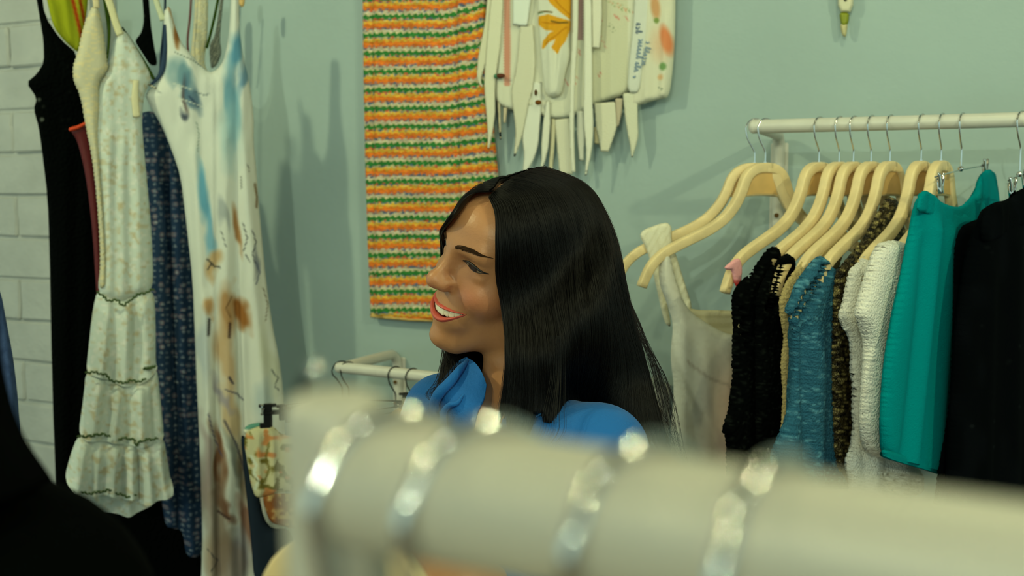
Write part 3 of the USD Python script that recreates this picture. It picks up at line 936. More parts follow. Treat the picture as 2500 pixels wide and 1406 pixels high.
m, c = cloth([(338, 276), (372, 270), (404, 292), (440, 418), (470, 600), (490, 800), (500, 950), (506, 1150), (504, 1300), (488, 1362), (454, 1358), (446, 1296), (424, 1290), (400, 1282), (386, 1100), (352, 800), (340, 500)], P_navy, 0.024, 40, 4.2, folds((380, 320, 410, 1290, 16, 0.012), (430, 420, 462, 1340, 14, 0.012), (405, 400, 438, 1300, 6, -0.012)), color=navy_col)
nv = thing("floral_dress", "navy dress with small pale flowers between the cream and the painted dresses", "dress", P_navy.at(np.array([400.0]), np.array([280.0]))[0])
obj("dress_body", m, M["cloth"], nv, col=c)
ribbon(nv, "shoulder_strap", [(390, 300), (392, 160), (402, 40), (404, -60)], 3, Plane(P_navy.O + P_navy.n * 0.004, P_navy.n), (30, 42, 64))


def slip_col(px, py):
    c = np.tile(np.array((226, 230, 224.0)), (len(px), 1))
    w = nz(px, py, 24, 60, 71)
    for (x, y, rx, ry, a, col, k) in [
        (575, 130, 20, 75, 6, (88, 146, 178), 0.85), (566, 260, 22, 130, -4, (108, 164, 190), 0.8), (592, 190, 14, 60, 10, (92, 140, 176), 0.7), (440, 190, 34, 55, -28, (96, 140, 158), 0.75), (462, 235, 20, 60, -25, (70, 104, 132), 0.7), (492, 470, 22, 110, -6, (104, 172, 206), 0.85), (505, 560, 16, 80, -8, (112, 172, 204), 0.75), (560, 330, 40, 120, 0, (158, 196, 206), 0.5),
        (424, 60, 14, 70, -16, (184, 140, 84), 0.8), (432, 90, 10, 30, -20, (150, 92, 42), 0.7), (448, 245, 9, 60, -6, (92, 78, 80), 0.7), (440, 290, 14, 22, -20, (64, 72, 92), 0.8), (575, 560, 12, 80, -8, (156, 104, 52), 0.75), (590, 760, 24, 60, -16, (162, 104, 48), 0.85), (555, 760, 26, 90, 0, (176, 132, 84), 0.8), (520, 640, 26, 50, 6, (196, 160, 112), 0.75), (505, 745, 24, 30, 0, (190, 142, 88), 0.75), (550, 880, 34, 120, -10, (200, 164, 120), 0.7), (560, 1010, 26, 90, -5, (192, 158, 112), 0.6), (650, 880, 30, 120, -8, (196, 198, 168), 0.4),
        (530, 1120, 14, 120, -6, (120, 74, 44), 0.75), (545, 1230, 18, 60, -26, (110, 62, 38), 0.8), (500, 1180, 18, 120, 0, (150, 142, 138), 0.6), (575, 1130, 18, 110, -20, (88, 96, 92), 0.6), (600, 1270, 26, 80, -14, (128, 82, 62), 0.7), (530, 1350, 40, 90, 0, (160, 130, 100), 0.55), (580, 1350, 30, 80, 0, (128, 128, 150), 0.6), (495, 850, 16, 120, -3, (196, 206, 212), 0.8), (540, 960, 12, 70, -28, (150, 144, 166), 0.6), (640, 980, 30, 70, 0, (170, 190, 200), 0.5), (530, 1250, 34, 160, -6, (124, 104, 86), 0.6), (600, 1150, 26, 120, -12, (150, 126, 100), 0.65), (560, 1370, 60, 90, 0, (146, 128, 116), 0.6), (505, 1130, 14, 160, -3, (172, 154, 154), 0.6), (622, 640, 8, 50, 8, (110, 118, 140), 0.6), (545, 520, 8, 60, -6, (140, 150, 160), 0.5)]:
        c = mixc(c, blob(px + (w - 0.5) * 26, py + (nz(px, py, 14, 20, 77) - 0.5) * 30, x, y, rx, ry, a, 0.6) * min(1.0, k * 1.12), col)
    for pts, wd, col in [([(503, 630), (520, 648), (534, 650)], 3, (30, 34, 40)), ([(515, 640), (505, 655)], 3, (40, 44, 50)), ([(508, 775), (506, 812)], 5, (40, 36, 40)), ([(558, 785), (556, 818)], 5, (60, 40, 34)), ([(556, 915), (566, 930)], 4, (30, 34, 60)), ([(548, 945), (575, 955), (590, 972)], 2.5, (60, 60, 90)), ([(590, 545), (600, 580), (592, 610)], 2, (70, 74, 80)), ([(612, 560), (622, 590), (612, 620), (620, 640)], 2.2, (60, 66, 80)), ([(622, 640), (632, 660), (622, 690)], 3, (90, 100, 130)), ([(596, 620), (606, 640)], 2, (80, 84, 90)), ([(585, 430), (586, 460)], 2, (120, 124, 120)), ([(600, 400), (606, 420)], 2, (110, 114, 112)), ([(620, 450), (626, 480), (624, 505)], 5, (120, 96, 66)), ([(478, 300), (484, 330), (480, 370)], 2, (140, 160, 150)), ([(470, 225), (500, 236), (508, 230)], 1.5, (90, 110, 120)), ([(425, 130), (470, 150), (500, 168)], 1.6, (80, 100, 90)), ([(460, 238), (482, 262)], 4, (50, 72, 104)), ([(640, 700), (652, 740), (646, 780)], 2, (120, 110, 90)), ([(660, 900), (676, 920), (668, 940), (680, 950)], 2.2, (70, 80, 80)), ([(505, 1000), (520, 1060), (540, 1110)], 2.2, (90, 90, 120)), ([(530, 1240), (556, 1256)], 4, (60, 40, 40)), ([(545, 1020), (575, 1080), (600, 1160)], 3.5, (60, 60, 80)), ([(505, 1330), (530, 1360), (512, 1380)], 2, (60, 60, 66)), ([(562, 720), (548, 748), (560, 770)], 2.5, (110, 80, 50)), ([(420, 205), (466, 222)], 2, (220, 224, 214)), ([(430, 240), (490, 262)], 2, (220, 224, 214)), ([(536, 560), (548, 600)], 1.8, (110, 116, 118))]:
        c = mixc(c, stroke(px, py, pts, wd) * 0.85, col)
    return c


sl = thing("painted_dress", "long white slip dress printed with blue and brown brush marks, rightmost of the dresses", "dress", P_slip.at(np.array([520.0]), np.array([60.0]))[0])
sf = folds((520, 230, 520, 700, 14, 0.008), (470, 330, 500, 1000, 14, 0.010), (545, 300, 560, 1380, 16, 0.012), (590, 320, 640, 1000, 14, 0.010), (500, 700, 505, 1400, 12, 0.010), (575, 700, 600, 1400, 7, -0.012), (525, 800, 530, 1400, 6, -0.010), soft=0.008)
b = cloth([(398, 30), (414, 12), (426, 60), (442, 104), (466, 132), (482, 152), (512, 178), (530, 170), (546, 148), (555, 110), (561, 60), (565, -30), (583, -30), (584, 60), (591, 124), (606, 190), (612, 222), (620, 290), (619, 345), (626, 420), (637, 560), (650, 690), (666, 800), (681, 870), (692, 950), (697, 1040), (700, 1200), (690, 1440), (490, 1440), (494, 1300), (488, 1100), (481, 960), (476, 830), (470, 680), (455, 545), (441, 430), (420, 368), (394, 306), (366, 258), (352, 230), (384, 204), (401, 170), (402, 100)], P_slip, 0.024, 40, 4.0, sf, color=slip_col, rnd=1)
obj("dress_body", b[0], M["thin"], sl, col=b[1])
Ps2 = Plane(P_slip.O + P_slip.n * 0.004, P_slip.n)
ribbon(sl, "shoulder_strap", [(372, -30), (384, 10), (398, 50)], 7, Ps2, (198, 204, 176))
# deep edge of the left armhole, seen inside
ribbon(sl, "armhole_binding", [(404, 60), (402, 130), (392, 180), (368, 208)], [4, 5, 7, 3], Plane(P_slip.O + P_slip.n * 0.012, P_slip.n), (52, 68, 92))
ribbon(sl, "strap_pin", [(362, 206), (374, 212), (382, 216)], 2.2, Plane(P_slip.O + P_slip.n * 0.03, P_slip.n), (230, 226, 204))

# other things on the same rail, seen between the straps
m, c = cloth([(345, -30), (362, -30), (368, 60), (376, 110), (386, 160), (366, 160), (346, 128), (328, 100), (344, 82), (352, 50)], facing(360, 2.55, 4), 0.008, 14, 5, color=black_dress)
garment("lace_blouse", "black lace top behind the straps of the cream dress", "top", [("s", m, c, M["lace"])])
P_b = facing(490, 2.52, 4)
m, c = cloth([(476, -30), (508, -30), (508, 38), (506, 100), (498, 150), (512, 190), (470, 190), (464, 140), (470, 90), (474, 40)], P_b, 0.008, 14, 5, folds((488, -30, 484, 150, 6, 0.004)), color=tan_col)
garment("knit_top", "beige knitted top behind the neckline of the painted dress", "top", [("s", m, c, M["knit"])])
hg = thing("ribbon_loop", "mauve hanging ribbon beside the beige knitted top", "ribbon", P_b.at(np.array([466.0]), np.array([40.0]))[0])
ribbon(hg, "strand", [(468, -30), (464, 40), (458, 100), (462, 150)], 3, Plane(P_b.O + P_b.n * 0.02, P_b.n), (112, 78, 80))
hg = thing("ribbon_loop", "dark green hanging ribbon beside the beige knitted top", "ribbon", P_b.at(np.array([520.0]), np.array([40.0]))[0])
ribbon(hg, "strand", [(538, -30), (524, 40), (512, 90), (504, 118)], 3.5, Plane(P_b.O + P_b.n * 0.022, P_b.n), (48, 70, 22))
m, c = cloth([(510, 110), (526, 86), (544, -50), (551, -50), (536, 92), (542, 130), (530, 160), (514, 170)], facing(520, 2.6, 4), 0.006, 10, 4, color=lambda px, py: mixc(np.tile(np.array((150, 152, 140.0)), (len(px), 1)), (np.sin(px * 0.7 + py * 0.3) > 0.2) * 0.6, (70, 82, 84)))
garment("sequin_top", "grey shimmering top seen inside the painted dress's neckline", "top", [("s", m, c, M["sequin"])])
m, c = cloth([(582, -30), (600, -30), (597, 14), (590, 18), (582, 10)], facing(590, 2.5, 0), 0.005, 7, 3, color=flat_color((214, 178, 118)))
garment("ribbon_end", "small tan ribbon end beside the painted dress's right strap", "ribbon", [("s", m, c, M["cloth"])])

# denim at the far left edge
m, c = cloth([(-90, 640), (-14, 680), (4, 720), (16, 790), (32, 870), (44, 970), (50, 1080), (56, 1200), (-90, 1260)], facing(-10, 1.75, 10), 0.02, 36, 6, folds((10, 760, 36, 1180, 10, 0.008)), color=lambda px, py: mixc(np.tile(np.array((66, 86, 128.0)), (len(px), 1)), np.clip((nz(px, py, 8, 10, 81) - 0.5) * 3, 0, 1) * 0.4, (40, 56, 92)))
garment("denim_dress", "blue denim garment cut by the left edge of the photo", "dress", [("s", m, c, M["cloth"])])

# below, beside the painted dress
P_n, P_p = facing(620, 2.2, 4), facing(650, 2.12, 4)
m, c = cloth([(586, 1058), (606, 1072), (626, 1180), (650, 1290), (720, 1290), (720, 1440), (622, 1440), (611, 1300), (596, 1160)], P_n, 0.012, 20, 6, color=flat_color((34, 44, 56)))
garment("trousers", "dark navy trousers below the painted dress", "trousers", [("s", m, c, M["cloth"])])
Ocl = on_y(836, 975, RY)
lh = Local(*hanger_frame(Ocl, 62))
plc = Plane(Ocl, hanger_frame(Ocl, 62)[2])


def print_col(px, py):
    c = np.tile(np.array((206, 200, 160.0)), (len(px), 1))
    c = speck(px, py, c, (122, 112, 52), 13, 16, 0.6, 91, 0.1)
    c = speck(px, py, c, (206, 140, 86), 18, 14, 0.66, 93, 0.1)
    c = mixc(c, stroke(px, py, [(612, 1110), (625, 1130), (618, 1150), (630, 1165), (622, 1190)], 5), (214, 220, 200))
    c = mixc(c, stroke(px, py, [(655, 1080), (648, 1110), (656, 1140), (645, 1170)], 4), (120, 110, 52))
    return mixc(c, stroke(px, py, [(618, 1160), (650, 1185), (690, 1192)], 2.5), (110, 104, 60))


pr = cloth([(600, 1056), (615, 1046), (640, 1038), (668, 1040), (690, 1062), (760, 1070), (760, 1200), (690, 1200), (650, 1212), (624, 1216), (612, 1180), (604, 1130), (596, 1082)], P_p, 0.016, 26, 4.5, folds((630, 1050, 632, 1200, 8, 0.006), (665, 1050, 668, 1200, 7, 0.006)), color=print_col)
tr_ = cloth([(592, 1050), (606, 1036), (640, 1030), (648, 1040), (620, 1048), (600, 1064)], Plane(P_p.O - P_p.n * 0.01, P_p.n), 0.006, 8, 4, color=lambda px, py: mixc(np.tile(np.array((96, 150, 136.0)), (len(px), 1)), py > 1046, (220, 220, 200)))
garment("printed_skirt", "cream skirt with an orange and olive flower print, hung from a black clip", "skirt", [("skirt_body", *pr, M["cloth"]), ("lining", *tr_, M["cloth"])])
m, c = cloth([(640, 1206), (690, 1204), (760, 1206), (760, 1300), (690, 1284), (660, 1276), (646, 1240)], P_n, 0.01, 18, 5, folds((665, 1210, 672, 1280, 8, 0.005)), color=lambda px, py: speck(px, py, np.tile(np.array((150, 92, 50.0)), (len(px), 1)), (206, 168, 110), 9, 9, 0.6, 95, 0.1))
garment("printed_skirt", "rust-brown printed cloth below the cream flower-print skirt", "skirt", [("s", m, c, M["cloth"])])


def black_clip(px, py, d, w, h):
    """A black plastic trouser clip drawn about pixel (px, py): jaws, spring and a thumb bar."""
    s = d / FPX
    O = at(np.array(px), np.array(py), np.array(d))
    f = facing(px, d)
    e = np.cross([0, 0, 1.0], f.n)
    R = np.stack([e, f.n, [0, 0, 1.0]], 1)
    body = box(O, (w * s * 0.62, 0.012, h * s), R, 0.002)
    bar = box(O + np.array([0, 0, h * s * 0.42]), (w * s * 1.25, 0.010, h * s * 0.13), R, 0.0015)
    bar2 = box(O + np.array([0, 0, h * s * 0.12]) + e * w * s * 0.25, (w * s * 1.2, 0.016, h * s * 0.16), R, 0.0015)
    lug = box(O - np.array([0, 0, h * s * 0.42]) - e * w * s * 0.2, (w * s * 0.8, 0.014, h * s * 0.2), R, 0.002)
    return cat_meshes([body, bar, bar2, lug])


LOWER = "dark clip hangers on the low rail"
lowers = [(836, 58, "dark clip hanger at the very end of the low rail"), (852, 52, "dark clip hanger second on the low rail"), (966, 34, "dark clip hanger in the middle of the low rail's visible stretch"), (1008, 30, "dark clip hanger nearest the woman's collar on the low rail")]
for k, (px, phi, lab) in enumerate(lowers):
    O = on_y(px, 975, RY)
    O[2] = 1.1065 - (O[0] - LX0) / (LX1 - LX0) * 0.0145 + 0.0128 - HOOK_TOP + 0.0005
    tt = clip_hanger("clip_hanger", lab, O, phi, M["dark_metal"], -0.006, [(0.14, -0.014), (0, -0.008), (-0.14, -0.014)], [], M["black_plastic"], rr=0.0215 if k == 0 else 0.017, group=LOWER)
    Lc = Local(*hanger_frame(O, phi))
    for a in (0.135, -0.135):
        cc = cat_meshes([box(Lc(a, -0.03), (0.014, 0.012, 0.036), np.stack([Lc.e1, Lc.n, [0, 0, 1.0]], 1), 0.002), box(Lc(a, -0.016), (0.026, 0.009, 0.007), np.stack([Lc.e1, Lc.n, [0, 0, 1.0]], 1), 0.0015)])
        obj("clip", cc, M["black_plastic"], tt, smooth=30)
ck = thing("trouser_clip", "black plastic clip holding the flower-print skirt", "clip", at(np.array(654.), np.array(1015.), np.array(2.1)))
obj("jaw", black_clip(654, 1014, 2.10, 34, 58), M["black_plastic"], ck, smooth=30)
obj("spring_plate", black_clip(640, 1000, 2.085, 7, 26), M["chrome"], ck, smooth=30)
ck = thing("trouser_clip", "black plastic clip beside the woman's collar below the low rail", "clip", at(np.array(992.), np.array(978.), np.array(2.05)))
obj("jaw", black_clip(990, 978, 2.05, 26, 40), M["black_plastic"], ck, smooth=30)
m, c = cloth([(955, 1008), (985, 990), (1000, 1000), (1060, 1010), (1060, 1440), (760, 1440), (780, 1200), (900, 1060)], facing(960, 2.1, 0), 0.012, 20, 8, color=flat_color((196, 170, 132)))
garment("skirt", "tan skirt hung on the low rail behind the rack post", "skirt", [("s", m, c, M["cloth"])])

# ------------------------------------------------------------------ pieces hung flat on the wall
P_knit = Plane((0, WY - 0.022, 0), (0, -1, 0))


def knit_col(px, py):
    n1 = nz(px, py, 12, 3, 101)
    y = py + 5 * np.sin((px - 890) / 330 * 2.6 + 0.6) + (px - 890) * (0.004 + 0.10 * np.clip((px - 1085) / 100, 0, 1) * np.clip(1 - py / 700, 0.2, 1)) + 2.2 * np.sin(px * 0.42 + py * 0.2)
    ph = ((y + 6) % 44.6) / 44.6
    cols = np.array([(214, 200, 158), (50, 124, 56), (190, 182, 142), (222, 174, 66), (230, 124, 44), (190, 124, 92), (200, 190, 162), (194, 188, 172)], float)
    edge = np.array([0, 0.08, 0.30, 0.40, 0.56, 0.78, 0.87, 0.94, 1.0])
    k = np.clip(np.searchsorted(edge, ph, side="right") - 1, 0, 7)
    c = cols[k]
    fl = nz(px, py, 9, 2.6, 105)
    c = np.where(((k == 2) | (k == 5) | (k == 6))[:, None] & (fl > 0.64)[:, None], np.array((84, 104, 132.0)), c)
    c = np.where(((k == 2) | (k == 5))[:, None] & (fl < 0.36)[:, None], np.array((206, 92, 78.0)), c)
    return c * (0.86 + 0.28 * n1[:, None])


kp = [(884, -170), (1190, -170), (1192, 100), (1200, 240), (1208, 330), (1216, 420), (1222, 560), (1226, 782), (1100, 784), (1000, 782), (905, 772), (898, 600), (892, 400), (888, 200)]
m, c = cloth(kp, P_knit, 0.010, 14, 3.1, folds((925, -40, 932, 780, 9, 0.008), (912, -40, 914, 300, 5, -0.004), (1050, -40, 1060, 240, 16, 0.006), (1130, -40, 1142, 520, 14, 0.012), (1118, -40, 1125, 400, 6, -0.005), (1185, -40, 1190, 400, 12, 0.008)), color=knit_col, rnd=0, back=0.3)
kt = thing("striped_knit", "long orange, green and white striped knitted piece hung on the wall", "knitwear", (float(P_knit.at(np.array([1050.]), np.array([0.]))[0][0]), WY - 0.02, 1.5))
obj("knit_panel", m, M["knit"], kt, col=c)
m, c = cloth([(903, 766), (1000, 775), (1100, 778), (1228, 776), (1228, 784), (1100, 787), (1000, 784), (904, 775)], Plane((0, WY - 0.028, 0), (0, -1, 0)), 0.004, 5, 4, color=flat_color((214, 180, 110)), rnd=0)
obj("hem", m, M["knit"], kt, col=c)

ft = thing("fringed_top", "cream patchwork top with a fringe of torn fabric strips, hung high on the wall", "top", (float(on_y(1400, 100, WY - 0.05)[0]), WY - 0.03, 1.6))
PF = lambda o: Plane((0, WY - 0.03 - o, 0), (0, -1, 0))


def patch_col(px, py):
    c = np.tile(np.array((218, 217, 198.0)), (len(px), 1))
    c = mixc(c, (px > 1236) & (px < 1250) & (py < 210), (208, 150, 130))
    c = mixc(c, blob(px, py, 1244, 120, 10, 90, 0, 0.6) * 0.6, (204, 140, 118))
    c = mixc(c, (px > 1412) & (px < 1428) & (py < 100), (168, 140, 140))
    c = mixc(c, ((px > 1440) & (px < 1535)) * 0.4, (196, 192, 156))
    for y0, x0, n_ in ((4, 1486, 5), (14, 1500, 5), (24, 1520, 5)):
        for i in range(n_):
            c = mixc(c, stroke(px, py, [(x0 + i * 9, y0 + i * 2), (x0 + i * 9 + 5, y0 + 5 + i * 2)], 1.8) * 0.7, (206, 128, 84) if i % 2 else (128, 150, 96))
    for (x, y) in ((1464, 45), (1470, 50), (1468, 90), (1476, 104), (1482, 116), (1416, 124), (1418, 132), (1470, 180), (1464, 186), (1414, 192), (1406, 204), (1384, 196), (1388, 206), (1506, 42), (1512, 46), (1530, 44), (1536, 50)):
        c = mixc(c, stroke(px, py, [(x - 2, y - 3), (x + 3, y + 3)], 2.0) * 0.75, (206, 118, 104))
    for (x, y) in ((1494, 60), (1500, 68), (1490, 66), (1496, 78), (1502, 74)):
        c = mixc(c, stroke(px, py, [(x, y), (x + 4, y + 2)], 1.6) * 0.7, (92, 106, 78))
    return c


def hem_end(px, py):
    c = np.tile(np.array((220, 217, 196.0)), (len(px), 1))
    c = mixc(c, blob(px, py, 1630, 100, 18, 46, -14, 0.5), (226, 130, 84))
    c = mixc(c, blob(px, py, 1604, 20, 14, 40, -6, 0.5) * 0.9, (206, 152, 106))
    c = mixc(c, blob(px, py, 1616, 110, 34, 60, 0, 0.8) * 0.45, (222, 160, 120))
    c = mixc(c, blob(px, py, 1606, 52, 8, 9, 0, 0.4), (128, 150, 84))
    c = mixc(c, blob(px, py, 1622, 164, 11, 12, 0, 0.4), (120, 156, 100))
    c = mixc(c, blob(px, py, 1616, 190, 10, 10, 0, 0.6) * 0.7, (222, 164, 110))
    return mixc(c, stroke(px, py, [(1612, 216), (1622, 218), (1620, 222)], 1.6), (90, 110, 90))


base = cloth([(1200, -170), (1560, -170), (1560, 200), (1520, 236), (1450, 254), (1420, 276), (1372, 292), (1330, 288), (1300, 262), (1244, 270), (1210, 250), (1200, 180), (1186, 140)], PF(0.0), 0.010, 14, 4, folds((1230, -40, 1226, 260, 10, 0.006), (1290, -40, 1300, 260, 12, 0.006), (1440, -40, 1442, 260, 10, 0.005), (1500, -40, 1498, 240, 14, 0.005)), color=patch_col)
obj("patchwork_body", base[0], M["cloth"], ft, col=base[1])
rpanel = cloth([(1560, -170), (1650, -170), (1649, 60), (1644, 160), (1634, 238), (1610, 242), (1556, 258), (1540, 262), (1545, 200), (1556, 100)], PF(0.004), 0.010, 14, 3.6, folds((1590, -40, 1582, 250, 12, 0.006), (1630, 20, 1622, 240, 10, 0.006)), color=hem_end)
obj("printed_panel", rpanel[0], M["cloth"], ft, col=rpanel[1])
strip = cloth([(1556, -170), (1590, -170), (1586, 40), (1572, 140), (1562, 228), (1530, 226), (1536, 140), (1546, 60)], PF(0.016), 0.004, 9, 3.5, color=flat_color((216, 218, 208)))
sp_ = obj("letter_strip", strip[0], M["cloth"], ft, label="white strip with blue handwritten lettering", col=strip[1])
flc = cloth([(1330, -170), (1394, -170), (1394, 40), (1390, 100), (1392, 140), (1380, 180), (1372, 232), (1346, 240), (1330, 228), (1322, 160), (1320, 80), (1318, 20)], PF(0.018), 0.010, 18, 3.2, folds((1346, 20, 1352, 230, 9, 0.007), (1376, 90, 1366, 220, 8, 0.007)), color=None)


def flower_col(px, py):
    c = np.tile(np.array((220, 220, 204.0)), (len(px), 1))
    g = (222, 160, 42)
    P_ = shapely.points(np.stack([px, py], 1))
    for poly in ([(1394, 62), (1368, 76), (1338, 73), (1317, 58), (1320, 44), (1344, 40), (1372, 49), (1394, 54)], [(1395, 46), (1372, 28), (1350, 8), (1332, -22), (1344, -170), (1368, -6), (1395, 20)], [(1395, 14), (1376, 0), (1362, -24), (1372, -170), (1395, -20)], [(1393, 64), (1368, 88), (1342, 106), (1329, 118), (1332, 102), (1352, 84), (1376, 70)], [(1392, 66), (1382, 98), (1366, 130), (1356, 118), (1366, 92), (1376, 74)]):
        S_ = sg.Polygon(poly).buffer(3).buffer(-1)
        c = mixc(c, np.clip(1.2 - shapely.distance(P_, S_) / 1.5, 0, 1), g)
    for pts in ([(1326, 56), (1350, 60), (1380, 58)], [(1346, -20), (1366, 10), (1392, 36)], [(1336, 110), (1360, 90), (1386, 68)]):
        c = mixc(c, stroke(px, py, pts, 2.2) * 0.7, (184, 112, 24))
    for pts in ([(1318, 32), (1334, 30), (1352, 32)], [(1352, 54), (1372, 58), (1388, 56)]):
        c = mixc(c, stroke(px, py, pts, 3), (104, 84, 40))
    return mixc(c, stroke(px, py, [(1300, 60), (1312, 36), (1330, 32)], 2.2), (110, 140, 110))


Q = cloth([(1318, -170), (1394, -170), (1394, 40), (1390, 100), (1392, 140), (1380, 180), (1372, 232), (1346, 240), (1330, 228), (1322, 160), (1316, 80), (1312, 20)], PF(0.018), 0.010, 18, 2.6, folds((1346, 20, 1352, 230, 9, 0.007), (1376, 90, 1366, 220, 8, 0.007)), color=flower_col)
obj("flower_patch", Q[0], M["cloth"], ft, label="white patch with a large yellow flower", col=Q[1])
STR = [  # centre line, half widths, offset, colour, tail cut
    ([(1205, -60), (1196, 60), (1184, 120), (1170, 190), (1178, 212)], [10, 12, 14, 12, 2], 0.014, (214, 206, 170)),
    ([(1218, -60), (1206, 100), (1196, 200), (1198, 280), (1196, 330), (1192, 364)], [12, 16, 17, 14, 11, 2], 0.020, (218, 210, 176)),
    ([(1214, 150), (1218, 260), (1222, 340)], [4, 4, 2], 0.010, (204, 188, 150)),
    ([(1286, 60), (1284, 160), (1272, 240), (1268, 320), (1256, 382)], [16, 22, 26, 12, 2], 0.016, (212, 204, 172)),
    ([(1278, -60), (1272, 30), (1270, 62)], [26, 22, 18], 0.022, (222, 222, 204)),
    ([(1300, 200), (1296, 300), (1294, 370), (1282, 418)], [22, 24, 20, 6], 0.012, (222, 218, 196)),
    ([(1338, 246), (1334, 310), (1328, 380), (1322, 410)], [4, 9, 9, 3], 0.016, (224, 218, 192)),
    ([(1352, 290), (1348, 360), (1344, 416)], [7, 6, 5], 0.008, (202, 190, 150)),
    ([(1372, 290), (1378, 360), (1382, 426)], [18, 18, 16], 0.010, (214, 206, 176)),
    ([(1406, -60), (1404, 80), (1398, 200), (1396, 320), (1400, 420)], [7, 7, 6, 6, 5], 0.026, (222, 216, 190)),
    ([(1434, -60), (1436, 120), (1436, 260), (1438, 360), (1430, 428)], [9, 9, 10, 12, 2], 0.030, (226, 220, 194)),
    ([(1416, 270), (1418, 330), (1420, 392)], [8, 10, 6], 0.012, (220, 214, 190)),
    ([(1456, -60), (1456, 60), (1454, 118)], [12, 14, 10], 0.024, (220, 212, 184)),
    ([(1476, 250), (1480, 310), (1476, 370)], [26, 26, 10], 0.008, (216, 208, 176)),
    ([(1462, 310), (1460, 352)], [12, 8], 0.004, (190, 174, 130)),
    ([(1538, 226), (1542, 290), (1546, 340), (1543, 384)], [18, 16, 13, 1.5], 0.010, (214, 208, 176)),
    ([(1512, 240), (1508, 290), (1506, 310)], [10, 9, 4], 0.004, (190, 172, 140)),
    ([(1234, 262), (1232, 300)], [5, 3], 0.004, (206, 186, 150)),
]
for pts, w, o, col in STR:
    ribbon(ft, "fringe_strip", pts, w, PF(o), tuple(min(238, a + b) for a, b in zip(col, (5, 10, 20))), depth=0.0022)
for (x, y, rx, ry, col) in ((1222, 185, 12, 6, (104, 62, 46)), (1211, 186, 6, 6, (84, 136, 106)), (1308, 226, 4, 8, (92, 62, 34)), (1314, 250, 8, 6, (120, 76, 34))):
    a = np.linspace(0, 2 * np.pi, 12, endpoint=False)
    m, c = cloth(np.stack([x + rx * np.cos(a), y + ry * np.sin(a)], 1), PF(0.026), 0.004, 5, 2.5, rnd=0, color=flat_color(col))
    obj("appliqued_bead", m, M["cloth"], ft, col=c)
# the handwriting on the strip: two columns of looped strokes running down it
pen = plain("blue_ink", (124, 152, 182), 0.8)
def scribble(x0, y0, x1, y1, size, seed):
    r = np.random.default_rng(seed)
    L_ = math.hypot(x1 - x0, y1 - y0)
    ux, uy = (x1 - x0) / L_, (y1 - y0) / L_
    out, s = [], 0.0
    while s < L_:
        hgt = size * r.choice([0.55, 0.6, 1.0, 1.1])
        w = size * r.uniform(0.4, 0.6)
        loop = [(0, 0), (0.15, hgt), (0.5, hgt * 0.95), (0.45, 0.05 * hgt), (0.8, 0.0), (1.0, 0.35 * hgt)] if r.random() < 0.6 else [(0, 0.5 * hgt), (0.5, 0.55 * hgt), (0.7, 0.05), (0.2, 0), (0.9, 0.3 * hgt)]
        pts = [(x0 + ux * (s + a * w) + uy * b, y0 + uy * (s + a * w) - ux * b) for a, b in loop]
        pp = PF(0.0215).at(np.array([p[0] for p in pts]), np.array([p[1] for p in pts]))
        out.append(sweep(pp, 0.0008, 5, n=14))
        s += w * 1.2 + (size * 0.5 if r.random() < 0.2 else 0)
    return cat_meshes(out)
obj("lettering", scribble(1560, 94, 1546, 190, 14, 3), pen, sp_)
obj("lettering", scribble(1578, 100, 1566, 158, 13, 4), pen, sp_)
ink2 = plain("navy_ink", (84, 108, 142), 0.8)
obj("lettering", scribble(1554, 56, 1552, 80, 14, 6), ink2, sp_)

tg = thing("hanging_tag", "small white and lime tag hanging at the top edge of the wall", "tag", on_y(2062, 20, WY - 0.02))
Pt = Plane((0, WY - 0.018, 0), (0, -1, 0))
for nm, poly, col, dep in (("tag_card", [(2044, -60), (2084, -60), (2083, 31), (2046, 31)], (210, 206, 178), 0.008), ("green_tip", [(2048, 30), (2074, 31), (2072, 55), (2064, 66), (2054, 64)], (134, 142, 30), 0.007), ("cream_tip", [(2050, 58), (2070, 56), (2067, 84), (2063, 92), (2055, 84)], (196, 186, 140), 0.006)):
    m, c = cloth(poly, Pt, dep, 8, 3, color=flat_color(col), rnd=1)
    obj(nm, m, M["satin"], tg, col=c)
m, c = cloth([(2060, -6), (2064, -2), (2069, 1), (2064, 4), (2060, 2)], Plane((0, WY - 0.027, 0), (0, -1, 0)), 0.001, 3, 1.5, color=flat_color((96, 100, 84)), rnd=0)
obj("printed_mark", m, M["cloth"], tg, col=c)

# ------------------------------------------------------------------ the rack close to the lens
fr = thing("garment_rack", "white tubular garment rack close to the lens, out of focus across the bottom", "clothes rack", (0, 0, 0))
A0, A1 = at(820, 1165, 0.205), at(1900, 1338, 0.170)
axis = (A1 - A0) / np.linalg.norm(A1 - A0)
e0, e1_ = A0 + axis * 0.004, A0 + axis * 0.42
obj("top_rail", sweep([e0, e1_], 0.0133, 28), M["rack_metal"], fr)
RB = 0.0133
postr = 0.0110
ptop = at(820, 955, 0.205)
px_, py_ = ptop[0], ptop[1]
post = [(px_, py_, 0.06), (px_, py_, ptop[2] - 0.006), (px_, py_, ptop[2] - 0.0025), (px_, py_, ptop[2])]
obj("post", sweep(post, [1.0] * 20 + [0.99, 0.9], 28, flat=None) if False else sweep(np.array([(px_, py_, z) for z in [0.06, ptop[2] - 0.009, ptop[2] - 0.006, ptop[2] - 0.003, ptop[2] - 0.001, ptop[2]]]), 1.0, 28) if False else trimesh.creation.revolve([(0, 0.06), (postr, 0.06), (postr, ptop[2] - 0.006), (postr * 0.97, ptop[2] - 0.0035), (postr * 0.86, ptop[2] - 0.0015), (postr * 0.6, ptop[2] - 0.0003), (0, ptop[2])], sections=32).apply_translation((px_, py_, 0)), M["rack_metal"], fr, smooth=40)
pe = A0 + axis * 0.40
